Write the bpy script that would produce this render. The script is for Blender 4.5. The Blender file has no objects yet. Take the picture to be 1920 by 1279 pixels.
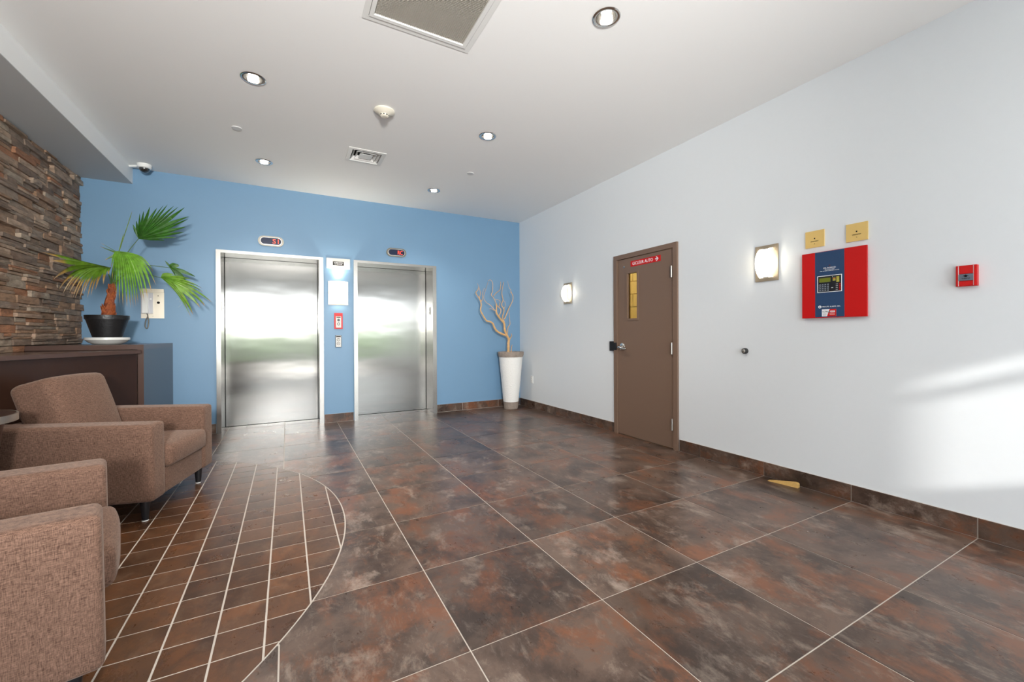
import bpy, bmesh, math, random
from mathutils import Vector, Matrix
random.seed(7)
S = bpy.context.scene
COL = S.collection
# ---------------------------------------------------------------- camera
cam_d = bpy.data.cameras.new('camera'); cam = bpy.data.objects.new('camera', cam_d); COL.objects.link(cam)
cam_d.sensor_width = 36; cam_d.lens = 36*780.5564/1920; cam_d.shift_y = -8.7128/1920
cam_d.clip_start = 0.05; cam_d.clip_end = 200
yaw, pitch, roll = .4951, -.0023, -.0049
Fv = Vector((math.sin(yaw)*math.cos(pitch), math.cos(yaw)*math.cos(pitch), math.sin(pitch)))
Rv = Vector((math.cos(yaw), -math.sin(yaw), 0)); Uv = Rv.cross(Fv)
R2 = Rv*math.cos(roll)+Uv*math.sin(roll); U2 = -Rv*math.sin(roll)+Uv*math.cos(roll)
M = Matrix((R2, U2, -Fv)).transposed().to_4x4(); M.translation = (0, 0, 1.1393)
cam.matrix_world = M
S.camera = cam
# ---------------------------------------------------------------- world, sun, exposure
W = bpy.data.worlds.new('daylight'); S.world = W; W.use_nodes = True
bg = W.node_tree.nodes['Background']
bg.inputs[0].default_value = (0.86, 0.93, 1.0, 1); bg.inputs[1].default_value = SKY = 5.9
sun_d = bpy.data.lights.new('sun', 'SUN'); sun = bpy.data.objects.new('sun', sun_d); COL.objects.link(sun)
sun_d.energy = 1.6; sun_d.angle = math.radians(1.0); sun_d.color = (1, .97, .92)
sdir = Vector((2.2, 2.97, -1.19)); sun.rotation_euler = sdir.to_track_quat('-Z', 'Y').to_euler(); sun.location = (-6, -9, 6)
S.view_settings.view_transform = 'Standard'; S.view_settings.look = 'None'
S.view_settings.exposure = 0.76; S.view_settings.gamma = 1.0; S.view_settings.use_curve_mapping = False
S.cycles.use_denoising = True
try: S.cycles.denoiser = 'OPENIMAGEDENOISE'
except Exception: pass
S.cycles.sample_clamp_indirect = 6; S.cycles.max_bounces = 10; S.cycles.diffuse_bounces = 6
S.cycles.caustics_reflective = False; S.cycles.caustics_refractive = False
def portal(x0, x1, z0, z1, y):
    d = bpy.data.lights.new('window_portal', 'AREA'); d.shape = 'RECTANGLE'; d.size = x1-x0; d.size_y = z1-z0
    d.cycles.is_portal = True
    o = bpy.data.objects.new('window_portal', d); COL.objects.link(o); o.location = ((x0+x1)/2, y, (z0+z1)/2)
    o.rotation_euler = (math.radians(90), 0, 0)   # -Z looks to +Y
YS = -2.6
ad = bpy.data.lights.new('ceiling_fill', 'AREA'); ad.shape = 'RECTANGLE'; ad.size = 3.8; ad.size_y = 2.0; ad.energy = 75; ad.color = (1, .98, .95)  # added fill lamp near the floor, lifts the ceiling; no real fixture
ao = bpy.data.objects.new('ceiling_fill', ad); COL.objects.link(ao); ao.location = (.1, -1.4, .04); ao.rotation_euler = (math.radians(180-12), 0, 0)
fd = bpy.data.lights.new('fill_spot', 'SPOT'); fd.energy = 1000; fd.spot_size = math.radians(78); fd.spot_blend = 1; fd.shadow_soft_size = .2; fd.color = (1, .98, .95)  # added fill spot behind the camera, aimed at the far ceiling
fo = bpy.data.objects.new('fill_spot', fd); COL.objects.link(fo); fo.location = (-.25, -2.2, 1.75); fo.rotation_euler = (Vector((1.1, 6.0, 3.3))-fo.location).to_track_quat('-Z', 'Y').to_euler()
portal(-1.8, 3.3, .2, 2.5, YS-.01)
XW, YW, ZC, XL = 3.374, 5.975, 2.99, -1.93

# ---------------------------------------------------------------- helpers
def srgb(r, g, b):
    f = lambda c: (c/255/12.92) if c/255 <= .04045 else ((c/255+.055)/1.055)**2.4
    return (f(r), f(g), f(b), 1)
def NT(name):
    m = bpy.data.materials.new(name); m.use_nodes = True; nt = m.node_tree
    return m, nt, nt.nodes['Principled BSDF']
def mat(name, col, rough=.5, metal=0, spec=.5, noise=0, nscale=30, bump=0, bscale=200, emit=None, estr=0, coat=0, sheen=0):
    m, nt, b = NT(name); N = nt.nodes; Lk = nt.links
    c = col if len(col) == 4 else (*col, 1)
    b.inputs['Base Color'].default_value = c; b.inputs['Roughness'].default_value = rough
    b.inputs['Metallic'].default_value = metal; b.inputs['Specular IOR Level'].default_value = spec
    if coat: b.inputs['Coat Weight'].default_value = coat; b.inputs['Coat Roughness'].default_value = .1
    if sheen: b.inputs['Sheen Weight'].default_value = sheen; b.inputs['Sheen Roughness'].default_value = .5
    if noise or bump:
        tc = N.new('ShaderNodeTexCoord')
    if noise:
        n = N.new('ShaderNodeTexNoise'); n.inputs['Scale'].default_value = nscale; n.inputs['Detail'].default_value = 5
        Lk.new(tc.outputs['Object'], n.inputs['Vector'])
        mx = N.new('ShaderNodeMix'); mx.data_type = 'RGBA'
        mx.inputs[6].default_value = tuple(v*(1-noise) for v in c[:3])+(1,); mx.inputs[7].default_value = tuple(min(1, v*(1+noise)) for v in c[:3])+(1,)
        Lk.new(n.outputs['Fac'], mx.inputs[0]); Lk.new(mx.outputs[2], b.inputs['Base Color'])
    if bump:
        n2 = N.new('ShaderNodeTexNoise'); n2.inputs['Scale'].default_value = bscale; n2.inputs['Detail'].default_value = 3
        Lk.new(tc.outputs['Object'], n2.inputs['Vector'])
        bp = N.new('ShaderNodeBump'); bp.inputs['Strength'].default_value = bump; bp.inputs['Distance'].default_value = .01
        Lk.new(n2.outputs['Fac'], bp.inputs['Height']); Lk.new(bp.outputs['Normal'], b.inputs['Normal'])
    if emit: b.inputs['Emission Color'].default_value = (*emit[:3], 1); b.inputs['Emission Strength'].default_value = estr
    return m
def bx(bm, x0, x1, y0, y1, z0, z1, T=None):
    P = [(x, y, z) for z in (z0, z1) for y in (y0, y1) for x in (x0, x1)]
    if T is not None: P = [T @ Vector(p) for p in P]
    v = [bm.verts.new(p) for p in P]
    for f in ((0, 2, 3, 1), (4, 5, 7, 6), (0, 1, 5, 4), (2, 6, 7, 3), (0, 4, 6, 2), (1, 3, 7, 5)):
        bm.faces.new([v[i] for i in f])
    return v
def lathe(bm, prof, n=32, c=(0, 0), T=None, cap=True):
    rings = []
    for r, z in prof:
        ring = []
        for i in range(n):
            a = 2*math.pi*i/n; p = Vector((c[0]+r*math.cos(a), c[1]+r*math.sin(a), z))
            ring.append(bm.verts.new(T @ p if T is not None else p))
        rings.append(ring)
    for a, b in zip(rings, rings[1:]):
        for i in range(n):
            j = (i+1) % n; bm.faces.new((a[i], a[j], b[j], b[i]))
    if cap:
        bm.faces.new(list(reversed(rings[0]))); bm.faces.new(rings[-1])
def prism(bm, pts, z0, z1):
    a = [bm.verts.new((p[0], p[1], z0)) for p in pts]; b = [bm.verts.new((p[0], p[1], z1)) for p in pts]
    n = len(pts)
    bm.faces.new(list(reversed(a))); bm.faces.new(b)
    for i in range(n):
        j = (i+1) % n; bm.faces.new((a[i], a[j], b[j], b[i]))
def tube(bm, pts, rad, n=8, cap=True):
    pts = [Vector(p) for p in pts]; rad = rad if isinstance(rad, (list, tuple)) else [rad]*len(pts)
    up = Vector((0.31, 0.2, 0.93)).normalized(); rings = []; prev = None
    for i, p in enumerate(pts):
        t = (pts[min(i+1, len(pts)-1)]-pts[max(i-1, 0)]).normalized()
        if prev is None: a = t.cross(up if abs(t.dot(up)) < .95 else Vector((1, 0, 0))).normalized()
        else: a = (prev - t*prev.dot(t)).normalized()
        prev = a; b = t.cross(a)
        rings.append([bm.verts.new(p+rad[i]*(math.cos(2*math.pi*k/n)*a+math.sin(2*math.pi*k/n)*b)) for k in range(n)])
    for r, q in zip(rings, rings[1:]):
        for i in range(n): j = (i+1) % n; bm.faces.new((r[i], r[j], q[j], q[i]))
    if cap: bm.faces.new(list(reversed(rings[0]))); bm.faces.new(rings[-1])
def smooth_pts(pts, sub=4):
    out = []; n = len(pts)
    for i in range(n-1):
        p0, p1, p2, p3 = (Vector(pts[max(i-1, 0)]), Vector(pts[i]), Vector(pts[i+1]), Vector(pts[min(i+2, n-1)]))
        for k in range(sub):
            t = k/sub
            out.append(.5*((2*p1)+(-p0+p2)*t+(2*p0-5*p1+4*p2-p3)*t*t+(-p0+3*p1-3*p2+p3)*t**3))
    out.append(Vector(pts[-1])); return out
def mesh(name, bm, m, bevel=0, seg=2, smooth=False, angle=40):
    if bevel:
        ed = [e for e in bm.edges if len(e.link_faces) == 2 and e.calc_face_angle(0) > .5]
        bmesh.ops.bevel(bm, geom=ed, offset=bevel, segments=seg, affect='EDGES', profile=.5)
    bmesh.ops.recalc_face_normals(bm, faces=bm.faces)
    me = bpy.data.meshes.new(name); bm.to_mesh(me); bm.free()
    me.materials.append(m)
    if smooth:
        for p in me.polygons: p.use_smooth = True
        try: me.set_sharp_from_angle(angle=math.radians(angle))
        except Exception: pass
    return me
def obj(name, bm, m, parent=None, **k):
    me = bm if isinstance(bm, bpy.types.Mesh) else mesh(name, bm, m, **k)
    o = bpy.data.objects.new(name, me); COL.objects.link(o)
    if parent is not None: o.parent = parent
    return o
def tag(o, label=None, cat=None, group=None, kind=None):
    if label: o['label'] = label
    if cat: o['category'] = cat
    if group: o['group'] = group
    if kind: o['kind'] = kind
    return o
def thing(name, label, cat, loc=(0, 0, 0), rz=0, group=None, matrix=None):
    o = bpy.data.objects.new(name, None); o.empty_display_size = .1; COL.objects.link(o)
    if matrix is not None: o.matrix_world = matrix
    else: o.location = loc; o.rotation_euler = (0, 0, rz)
    return tag(o, label, cat, group)
def struct(name, bm, m, label=None, cat=None, **k):
    return tag(obj(name, bm, m, **k), label, cat, None, 'structure')
def copy_tree(o, parent=None):
    c = o.copy(); COL.objects.link(c)
    if parent is not None: c.parent = parent
    for ch in list(o.children): copy_tree(ch, c)
    return c
def wallR(y, z, x=XW):   # local: x to the viewer's right along the wall (-Y), y up, z out of the wall (-X)
    m = Matrix(((0, 0, -1, x), (-1, 0, 0, y), (0, 1, 0, z), (0, 0, 0, 1))); return m
def wallB(x, z, y=YW):   # back wall: x right, y up, z out (-Y)
    return Matrix(((1, 0, 0, x), (0, 0, -1, y), (0, 1, 0, z), (0, 0, 0, 1)))
def text_mesh(s, size, width=None, thick=.0006):
    cu = bpy.data.curves.new('lettering', 'FONT'); cu.body = s; cu.size = size; cu.align_x = 'CENTER'; cu.align_y = 'CENTER'; cu.extrude = thick
    cu.resolution_u = 2
    to = bpy.data.objects.new('lettering', cu); COL.objects.link(to)
    dg = bpy.context.evaluated_depsgraph_get(); me = bpy.data.meshes.new_from_object(to.evaluated_get(dg))
    COL.objects.unlink(to); bpy.data.objects.remove(to)
    xs = [v.co.x for v in me.vertices]; w = max(xs)-min(xs); ys = [v.co.y for v in me.vertices]
    k = (width/w) if width else 1; cx = (max(xs)+min(xs))/2; cy = (max(ys)+min(ys))/2
    for v in me.vertices: v.co.x = (v.co.x-cx)*k; v.co.y -= cy
    me.name = 'lettering'; return me
def text(s, size, m, parent, x, y, z, width=None, name='lettering'):
    me = text_mesh(s, size, width); me.materials.clear(); me.materials.append(m)
    o = bpy.data.objects.new(name, me); COL.objects.link(o); o.parent = parent; o.location = (x, y, z); return o

# ---------------------------------------------------------------- materials
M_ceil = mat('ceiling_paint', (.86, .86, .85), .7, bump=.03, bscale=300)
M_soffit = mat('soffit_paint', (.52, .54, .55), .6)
M_right = mat('pale_grey_blue_paint', (.73, .765, .79), .42, bump=.04, bscale=250, noise=.01)
M_blue = mat('blue_paint', (.152, .282, .430), .45, bump=.05, bscale=250, noise=.02, nscale=3)
M_dark = mat('shaft_dark', (.03, .03, .03), .8)
M_grout = mat('grout', (.50, .45, .40), .8, noise=.1)
M_white = mat('white_plastic', (.8, .8, .78), .35)
M_cream = mat('cream_plastic', (.70, .66, .56), .4)
M_black = mat('black_plastic', (.012, .012, .014), .35)
M_chrome = mat('polished_chrome', (.75, .74, .72), .12, 1)
M_nickel = mat('brushed_nickel', (.46, .44, .41), .38, 1)
M_bronze = mat('satin_bronze_plate', (.42, .35, .26), .45, .6)
M_red = mat('red_enamel', (.55, .006, .006), .42, spec=.35)
M_navy = mat('navy_print', (.022, .06, .14), .35)
M_print = mat('white_print', (.85, .87, .9), .5)
M_pblack = mat('black_print', (.008, .008, .008), .85, spec=.2)
M_door = mat('taupe_door_paint', (.19, .122, .086), .38, bump=.03, bscale=180)
M_lam = mat('dark_walnut_laminate', (.036, .016, .010), .30, noise=.25, nscale=6)
M_bezel = mat('satin_dark_bezel', (.22, .205, .175), .3, 1)
M_face = mat('satin_face_plate', (.50, .485, .455), .5, .25)
M_lam2 = mat('grey_brown_laminate_panel', (.030, .024, .026), .22)
M_lamedge = mat('walnut_edge_band', (.085, .05, .04), .22)
def steel():
    m, nt, b = NT('brushed_stainless_steel'); N = nt.nodes; L = nt.links
    b.inputs['Base Color'].default_value = (.31, .305, .29, 1); b.inputs['Metallic'].default_value = 1
    b.inputs['Roughness'].default_value = .27; b.inputs['Anisotropic'].default_value = .9
    tc = N.new('ShaderNodeTexCoord'); mp = N.new('ShaderNodeMapping'); mp.inputs['Scale'].default_value = (1.2, 1.2, 3.2)
    L.new(tc.outputs['Object'], mp.inputs[0])
    n = N.new('ShaderNodeTexNoise'); n.inputs['Scale'].default_value = 1.3; n.inputs['Detail'].default_value = 1.5; L.new(mp.outputs[0], n.inputs['Vector'])
    bp = N.new('ShaderNodeBump'); bp.inputs['Strength'].default_value = .10; bp.inputs['Distance'].default_value = .02
    L.new(n.outputs['Fac'], bp.inputs['Height'])
    mp2 = N.new('ShaderNodeMapping'); mp2.inputs['Scale'].default_value = (4, 4, 300); L.new(tc.outputs['Object'], mp2.inputs[0])
    n2 = N.new('ShaderNodeTexNoise'); n2.inputs['Scale'].default_value = 1; L.new(mp2.outputs[0], n2.inputs['Vector'])
    mr = N.new('ShaderNodeMapRange'); mr.inputs[3].default_value = .15; mr.inputs[4].default_value = .18
    L.new(n2.outputs['Fac'], mr.inputs[0]); L.new(mr.outputs[0], b.inputs['Roughness'])
    L.new(bp.outputs['Normal'], b.inputs['Normal'])
    tg = N.new('ShaderNodeTangent'); tg.direction_type = 'RADIAL'; tg.axis = 'Z'
    L.new(tg.outputs['Tangent'], b.inputs['Tangent'])
    return m
M_steel = steel()
def frame_steel():
    return mat('satin_steel_frame', (.43, .415, .39), .24, 1, noise=.06, nscale=4)
M_fsteel = frame_steel()
def tile_mat(name, dark, mid, rust, pale, palef, rough0, rough1, sc=2.2):
    m, nt, b = NT(name); N = nt.nodes; L = nt.links
    tc = N.new('ShaderNodeTexCoord'); oi = N.new('ShaderNodeObjectInfo')
    mul = N.new('ShaderNodeVectorMath'); mul.operation = 'SCALE'; mul.inputs[0].default_value = (91, 57, 33); L.new(oi.outputs['Random'], mul.inputs['Scale'])
    add = N.new('ShaderNodeVectorMath'); L.new(tc.outputs['Object'], add.inputs[0]); L.new(mul.outputs[0], add.inputs[1])
    def noise(scale, det, dist=0, st=(1, 1, 1), rough=.55):
        mp = N.new('ShaderNodeMapping'); mp.inputs['Scale'].default_value = st; L.new(add.outputs[0], mp.inputs[0])
        n = N.new('ShaderNodeTexNoise'); n.inputs['Scale'].default_value = scale; n.inputs['Detail'].default_value = det
        n.inputs['Distortion'].default_value = dist; n.inputs['Roughness'].default_value = rough; L.new(mp.outputs[0], n.inputs['Vector']); return n
    def ramp(src, a, c):
        r = N.new('ShaderNodeMapRange'); r.inputs[1].default_value = a; r.inputs[2].default_value = c; L.new(src, r.inputs[0]); return r.outputs[0]
    def mix(fac, c1, c2):
        x = N.new('ShaderNodeMix'); x.data_type = 'RGBA'; L.new(fac, x.inputs[0])
        for i, c in ((6, c1), (7, c2)):
            if isinstance(c, tuple): x.inputs[i].default_value = (*c, 1)
            else: L.new(c, x.inputs[i])
        return x.outputs[2]
    c = mix(ramp(noise(sc*1.2, 12, .3, rough=.72).outputs['Fac'], .42, .58), dark, mid)
    c = mix(ramp(noise(sc*1.6, 12, .3, (1.0, .7, 1), .75).outputs['Fac'], .49, .62), c, rust)
    n3 = noise(sc*2.2, 13, .25, (1.2, .75, 1), .76)
    f = N.new('ShaderNodeMath'); f.operation = 'MULTIPLY'; L.new(ramp(n3.outputs['Fac'], .53, .70), f.inputs[0]); f.inputs[1].default_value = palef
    c = mix(f.outputs[0], c, pale)
    n4 = noise(sc*5.5, 12, .5, (1.8, .7, 1), .8)
    g = N.new('ShaderNodeMath'); g.operation = 'MULTIPLY'; L.new(ramp(n4.outputs['Fac'], .54, .70), g.inputs[0]); g.inputs[1].default_value = palef*.7
    c = mix(g.outputs[0], c, tuple(v*.8 for v in pale))
    hv = N.new('ShaderNodeHueSaturation'); vr = N.new('ShaderNodeMapRange'); vr.inputs[3].default_value = .82; vr.inputs[4].default_value = 1.2
    L.new(oi.outputs['Random'], vr.inputs[0]); L.new(vr.outputs[0], hv.inputs['Value']); L.new(c, hv.inputs['Color'])
    L.new(hv.outputs[0], b.inputs['Base Color'])
    rr = N.new('ShaderNodeMapRange'); rr.inputs[1].default_value = .35; rr.inputs[2].default_value = .7; rr.inputs[3].default_value = rough0; rr.inputs[4].default_value = rough1
    L.new(n3.outputs['Fac'], rr.inputs[0]); L.new(rr.outputs[0], b.inputs['Roughness'])
    b.inputs['Specular IOR Level'].default_value = .36
    return m
M_tile = tile_mat('metallic_brown_porcelain', (.046, .029, .022), (.110, .072, .054), (.150, .060, .030), (.31, .245, .20), .75, .27, .31)
M_small = tile_mat('rust_brown_porcelain', (.058, .026, .013), (.092, .042, .020), (.125, .050, .020), (.22, .14, .09), .35, .26, .34, 3)
def stone_mat():
    m, nt, b = NT('ledge_stone'); N = nt.nodes; L = nt.links
    tc = N.new('ShaderNodeTexCoord'); oi = N.new('ShaderNodeObjectInfo'); ge = N.new('ShaderNodeNewGeometry')
    s = N.new('ShaderNodeMath'); s.operation = 'ADD'; L.new(oi.outputs['Random'], s.inputs[0]); L.new(ge.outputs['Random Per Island'], s.inputs[1])
    fr = N.new('ShaderNodeMath'); fr.operation = 'FRACT'; L.new(s.outputs[0], fr.inputs[0])
    cr = N.new('ShaderNodeValToRGB'); L.new(fr.outputs[0], cr.inputs[0]); e = cr.color_ramp; e.interpolation = 'CONSTANT'
    cols = [(p, tuple(v*k for v, k in zip(c, (1.65, 1.46, 1.26)))) for p, c in [(0, (.150, .115, .090)), (.14, (.20, .155, .125)), (.28, (.115, .088, .072)), (.40, (.17, .115, .08)), (.52, (.155, .13, .112)), (.64, (.24, .19, .155)), (.74, (.19, .10, .06)), (.82, (.13, .105, .09)), (.92, (.21, .185, .16))]]
    e.elements[0].color = (*cols[0][1], 1); e.elements[1].position = cols[1][0]; e.elements[1].color = (*cols[1][1], 1)
    for p, c in cols[2:]: q = e.elements.new(p); q.color = (*c, 1)
    mul = N.new('ShaderNodeVectorMath'); mul.operation = 'SCALE'; mul.inputs[0].default_value = (71, 37, 53); L.new(fr.outputs[0], mul.inputs['Scale'])
    add = N.new('ShaderNodeVectorMath'); L.new(tc.outputs['Object'], add.inputs[0]); L.new(mul.outputs[0], add.inputs[1])
    mp = N.new('ShaderNodeMapping'); mp.inputs['Scale'].default_value = (1, .6, 1.7); L.new(add.outputs[0], mp.inputs[0])
    n = N.new('ShaderNodeTexNoise'); n.inputs['Scale'].default_value = 16; n.inputs['Detail'].default_value = 9; n.inputs['Roughness'].default_value = .65; n.inputs['Distortion'].default_value = .5
    L.new(mp.outputs[0], n.inputs['Vector'])
    r = N.new('ShaderNodeMapRange'); r.inputs[1].default_value = .3; r.inputs[2].default_value = .72; r.inputs[3].default_value = .55; r.inputs[4].default_value = 1.5; L.new(n.outputs['Fac'], r.inputs[0])
    hs = N.new('ShaderNodeHueSaturation'); L.new(r.outputs[0], hs.inputs['Value']); L.new(cr.outputs[0], hs.inputs['Color'])
    n2 = N.new('ShaderNodeTexNoise'); n2.inputs['Scale'].default_value = 5; n2.inputs['Detail'].default_value = 5; L.new(add.outputs[0], n2.inputs['Vector'])
    r2 = N.new('ShaderNodeMapRange'); r2.inputs[1].default_value = .56; r2.inputs[2].default_value = .7; r2.inputs[4].default_value = .6; L.new(n2.outputs['Fac'], r2.inputs[0])
    mx = N.new('ShaderNodeMix'); mx.data_type = 'RGBA'; mx.inputs[7].default_value = (.20, .095, .045, 1); L.new(r2.outputs[0], mx.inputs[0]); L.new(hs.outputs[0], mx.inputs[6])
    L.new(mx.outputs[2], b.inputs['Base Color']); b.inputs['Roughness'].default_value = .75
    bp = N.new('ShaderNodeBump'); bp.inputs['Strength'].default_value = .7; bp.inputs['Distance'].default_value = .008; L.new(n.outputs['Fac'], bp.inputs['Height']); L.new(bp.outputs['Normal'], b.inputs['Normal'])
    return m
M_stone = stone_mat()
def fabric_mat():
    m, nt, b = NT('brown_woven_fabric'); N = nt.nodes; L = nt.links
    tc = N.new('ShaderNodeTexCoord'); outs = []
    for sc in ((60, 60, 500), (500, 500, 60)):
        mp = N.new('ShaderNodeMapping'); mp.inputs['Scale'].default_value = sc; L.new(tc.outputs['Object'], mp.inputs[0])
        n = N.new('ShaderNodeTexNoise'); n.inputs['Scale'].default_value = 1; n.inputs['Detail'].default_value = 2; L.new(mp.outputs[0], n.inputs['Vector']); outs.append(n.outputs['Fac'])
    a = N.new('ShaderNodeMath'); a.operation = 'ADD'; L.new(outs[0], a.inputs[0]); L.new(outs[1], a.inputs[1])
    r = N.new('ShaderNodeMapRange'); r.inputs[1].default_value = .72; r.inputs[2].default_value = 1.28; L.new(a.outputs[0], r.inputs[0])
    mx = N.new('ShaderNodeMix'); mx.data_type = 'RGBA'; mx.inputs[6].default_value = (.070, .036, .024, 1); mx.inputs[7].default_value = (.215, .125, .088, 1)
    L.new(r.outputs[0], mx.inputs[0]); L.new(mx.outputs[2], b.inputs['Base Color']); b.inputs['Roughness'].default_value = .85
    b.inputs['Sheen Weight'].default_value = .22; b.inputs['Sheen Roughness'].default_value = .4; b.inputs['Sheen Tint'].default_value = (.9, .75, .65, 1)
    b.inputs['Specular IOR Level'].default_value = .2
    bp = N.new('ShaderNodeBump'); bp.inputs['Strength'].default_value = .35; bp.inputs['Distance'].default_value = .002; L.new(a.outputs[0], bp.inputs['Height']); L.new(bp.outputs['Normal'], b.inputs['Normal'])
    return m
M_fab = fabric_mat()
M_lamp_glass = mat('lit_opal_glass', (.9, .88, .82), .4, emit=(1, .93, .80), estr=1.25)
M_bulb = mat('lit_bulb', (1, 1, 1), .3, emit=(1, .93, .84), estr=30)
M_led = mat('red_led', (.3, .01, .01), .4, emit=(1, .06, .02), estr=1.6)

# ================================================================ SETTING
# floor slab (grout bed) with tiles as parts
bm = bmesh.new(); bx(bm, -2.4, 3.75, YS, 6.75, -.12, -.0018)
floor = struct('floor', bm, M_grout, 'dark brown metallic tiled lobby floor with pale grout and a round inset of small tiles', 'floor')
CX, CY, CR = -1.7732, 2.9319, 2.0892
def circ(n=240): return [(CX+CR*math.cos(2*math.pi*i/n), CY+CR*math.sin(2*math.pi*i/n)) for i in range(n)]
def clip_convex(poly, a, b):   # keep the left side of a->b
    out = []
    for i in range(len(poly)):
        p, q = poly[i-1], poly[i]
        dp = (b[0]-a[0])*(p[1]-a[1])-(b[1]-a[1])*(p[0]-a[0]); dq = (b[0]-a[0])*(q[1]-a[1])-(b[1]-a[1])*(q[0]-a[0])
        if (dp >= 0) != (dq >= 0):
            t = dp/(dp-dq); out.append((p[0]+t*(q[0]-p[0]), p[1]+t*(q[1]-p[1])))
        if dq >= 0: out.append(q)
    return out
def in_circle(poly, r):
    n = 200; P = [(CX+r*math.cos(2*math.pi*i/n), CY+r*math.sin(2*math.pi*i/n)) for i in range(n)]
    for i in range(n):
        a, b = P[i], P[(i+1) % n]
        if any((b[0]-a[0])*(p[1]-a[1])-(b[1]-a[1])*(p[0]-a[0]) < 0 for p in poly): poly = clip_convex(poly, a, b)
        if len(poly) < 3: return []
    return poly
def minus_circle(sq, r):
    # densify the outline, drop what lies inside, close the gap along the arc
    D = []
    for i in range(4):
        p, q = sq[i], sq[(i+1) % 4]
        for k in range(60): D.append((p[0]+(q[0]-p[0])*k/60, p[1]+(q[1]-p[1])*k/60))
    out = [math.hypot(p[0]-CX, p[1]-CY) > r for p in D]; n = len(D)
    if all(out): return sq
    if not any(out): return []
    st = [i for i in range(n) if out[i] and not out[i-1]]
    if len(st) != 1: return 'multi'
    i = st[0]; P = []
    while out[i % n]: P.append(D[i % n]); i += 1
    a1 = math.atan2(P[-1][1]-CY, P[-1][0]-CX); a0 = math.atan2(P[0][1]-CY, P[0][0]-CX)
    d = (a0-a1+math.pi) % (2*math.pi)-math.pi
    keep = [P[0]]
    for k in range(1, len(P)-1):   # drop collinear
        if abs((P[k][0]-P[k-1][0])*(P[k+1][1]-P[k][1])-(P[k][1]-P[k-1][1])*(P[k+1][0]-P[k][0])) > 1e-9: keep.append(P[k])
    keep.append(P[-1])
    for k in range(0, 13):
        a = a1+d*k/12; keep.append((CX+r*math.cos(a), CY+r*math.sin(a)))
    return keep
TX0, TY0, TSX, TSY, G = .5776, .8052, .61, .5888, .0028
full = None
stuff = bmesh.new()
nl = 0
for i in range(-5, 6):
    for j in range(-6, 10):
        x0, x1 = TX0+(i-1)*TSX+G, TX0+i*TSX-G; y0, y1 = TY0+j*TSY+G, TY0+(j+1)*TSY-G
        x0 = max(x0, XL+.0); x1 = min(x1, XW); y0 = max(y0, YS); y1 = min(y1, 6.30)
        if x1-x0 < .02 or y1-y0 < .02: continue
        sq = [(x0, y0), (x1, y0), (x1, y1), (x0, y1)]
        whole = abs(x1-x0-TSX+2*G) < 1e-6 and abs(y1-y0-TSY+2*G) < 1e-6
        P = minus_circle(sq, CR+.004)
        if P == 'multi': P = sq
        if not P: continue
        cx, cy = (x0+x1)/2, (y0+y1)/2
        if P is sq and whole:
            if full is None:
                b2 = bmesh.new(); prism(b2, [(p[0]-cx, p[1]-cy) for p in sq], -.009, 0); full = mesh('tile', b2, M_tile)
            o = obj('tile', full, None, floor)
        else:
            b2 = bmesh.new(); prism(b2, [(p[0]-cx, p[1]-cy) for p in P], -.009, 0); o = obj('tile', b2, M_tile, floor)
        o.location = (cx, cy, 0); nl += 1
ns = 0; Gs = .0038; full = None
for i in range(-13, 3):
    for j in range(-8, 21):
        x0, x1 = .0833+(i-1)*.1645+Gs, .0833+i*.1645-Gs; y0, y1 = 1.941+j*.158+Gs, 1.941+(j+1)*.158-Gs
        x0 = max(x0, XL)
        if x1-x0 < .01: continue
        sq = [(x0, y0), (x1, y0), (x1, y1), (x0, y1)]; P = in_circle(list(sq), CR-.004)
        if len(P) < 3: continue
        ar = abs(sum(P[k-1][0]*P[k][1]-P[k][0]*P[k-1][1] for k in range(len(P))))/2
        if ar < 2e-5: continue
        cx, cy = (x0+x1)/2, (y0+y1)/2
        if cx < -1.15 or cy < 1.15 or ns >= 298:
            prism(stuff, P, -.009, 0); continue
        if P == sq:
            if full is None:
                b2 = bmesh.new(); prism(b2, [(p[0]-cx, p[1]-cy) for p in sq], -.009, 0); full = mesh('small_tile', b2, M_small)
            o = obj('small_tile', full, None, floor)
        else:
            b2 = bmesh.new(); prism(b2, [(p[0]-cx, p[1]-cy) for p in P], -.009, 0); o = obj('small_tile', b2, M_small, floor)
        o.location = (cx, cy, 0); ns += 1
tag(obj('small_tile', stuff, M_small, floor), kind='stuff')
print('tiles', nl, ns)
bm = bmesh.new()   # pale strip along the arc
P = [(-math.pi*.62)+1.24*math.pi*k/120 for k in range(121)]
P = [a for a in P if CX+CR*math.cos(a) > XL]
for a, b in zip(P, P[1:]):
    v = [bm.verts.new((CX+r*math.cos(t), CY+r*math.sin(t), -.0004)) for r, t in ((CR-.0022, a), (CR+.0022, a), (CR+.0022, b), (CR-.0022, b))]
    bm.faces.new(v)
obj('grout_line', bm, M_grout, floor)

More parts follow.
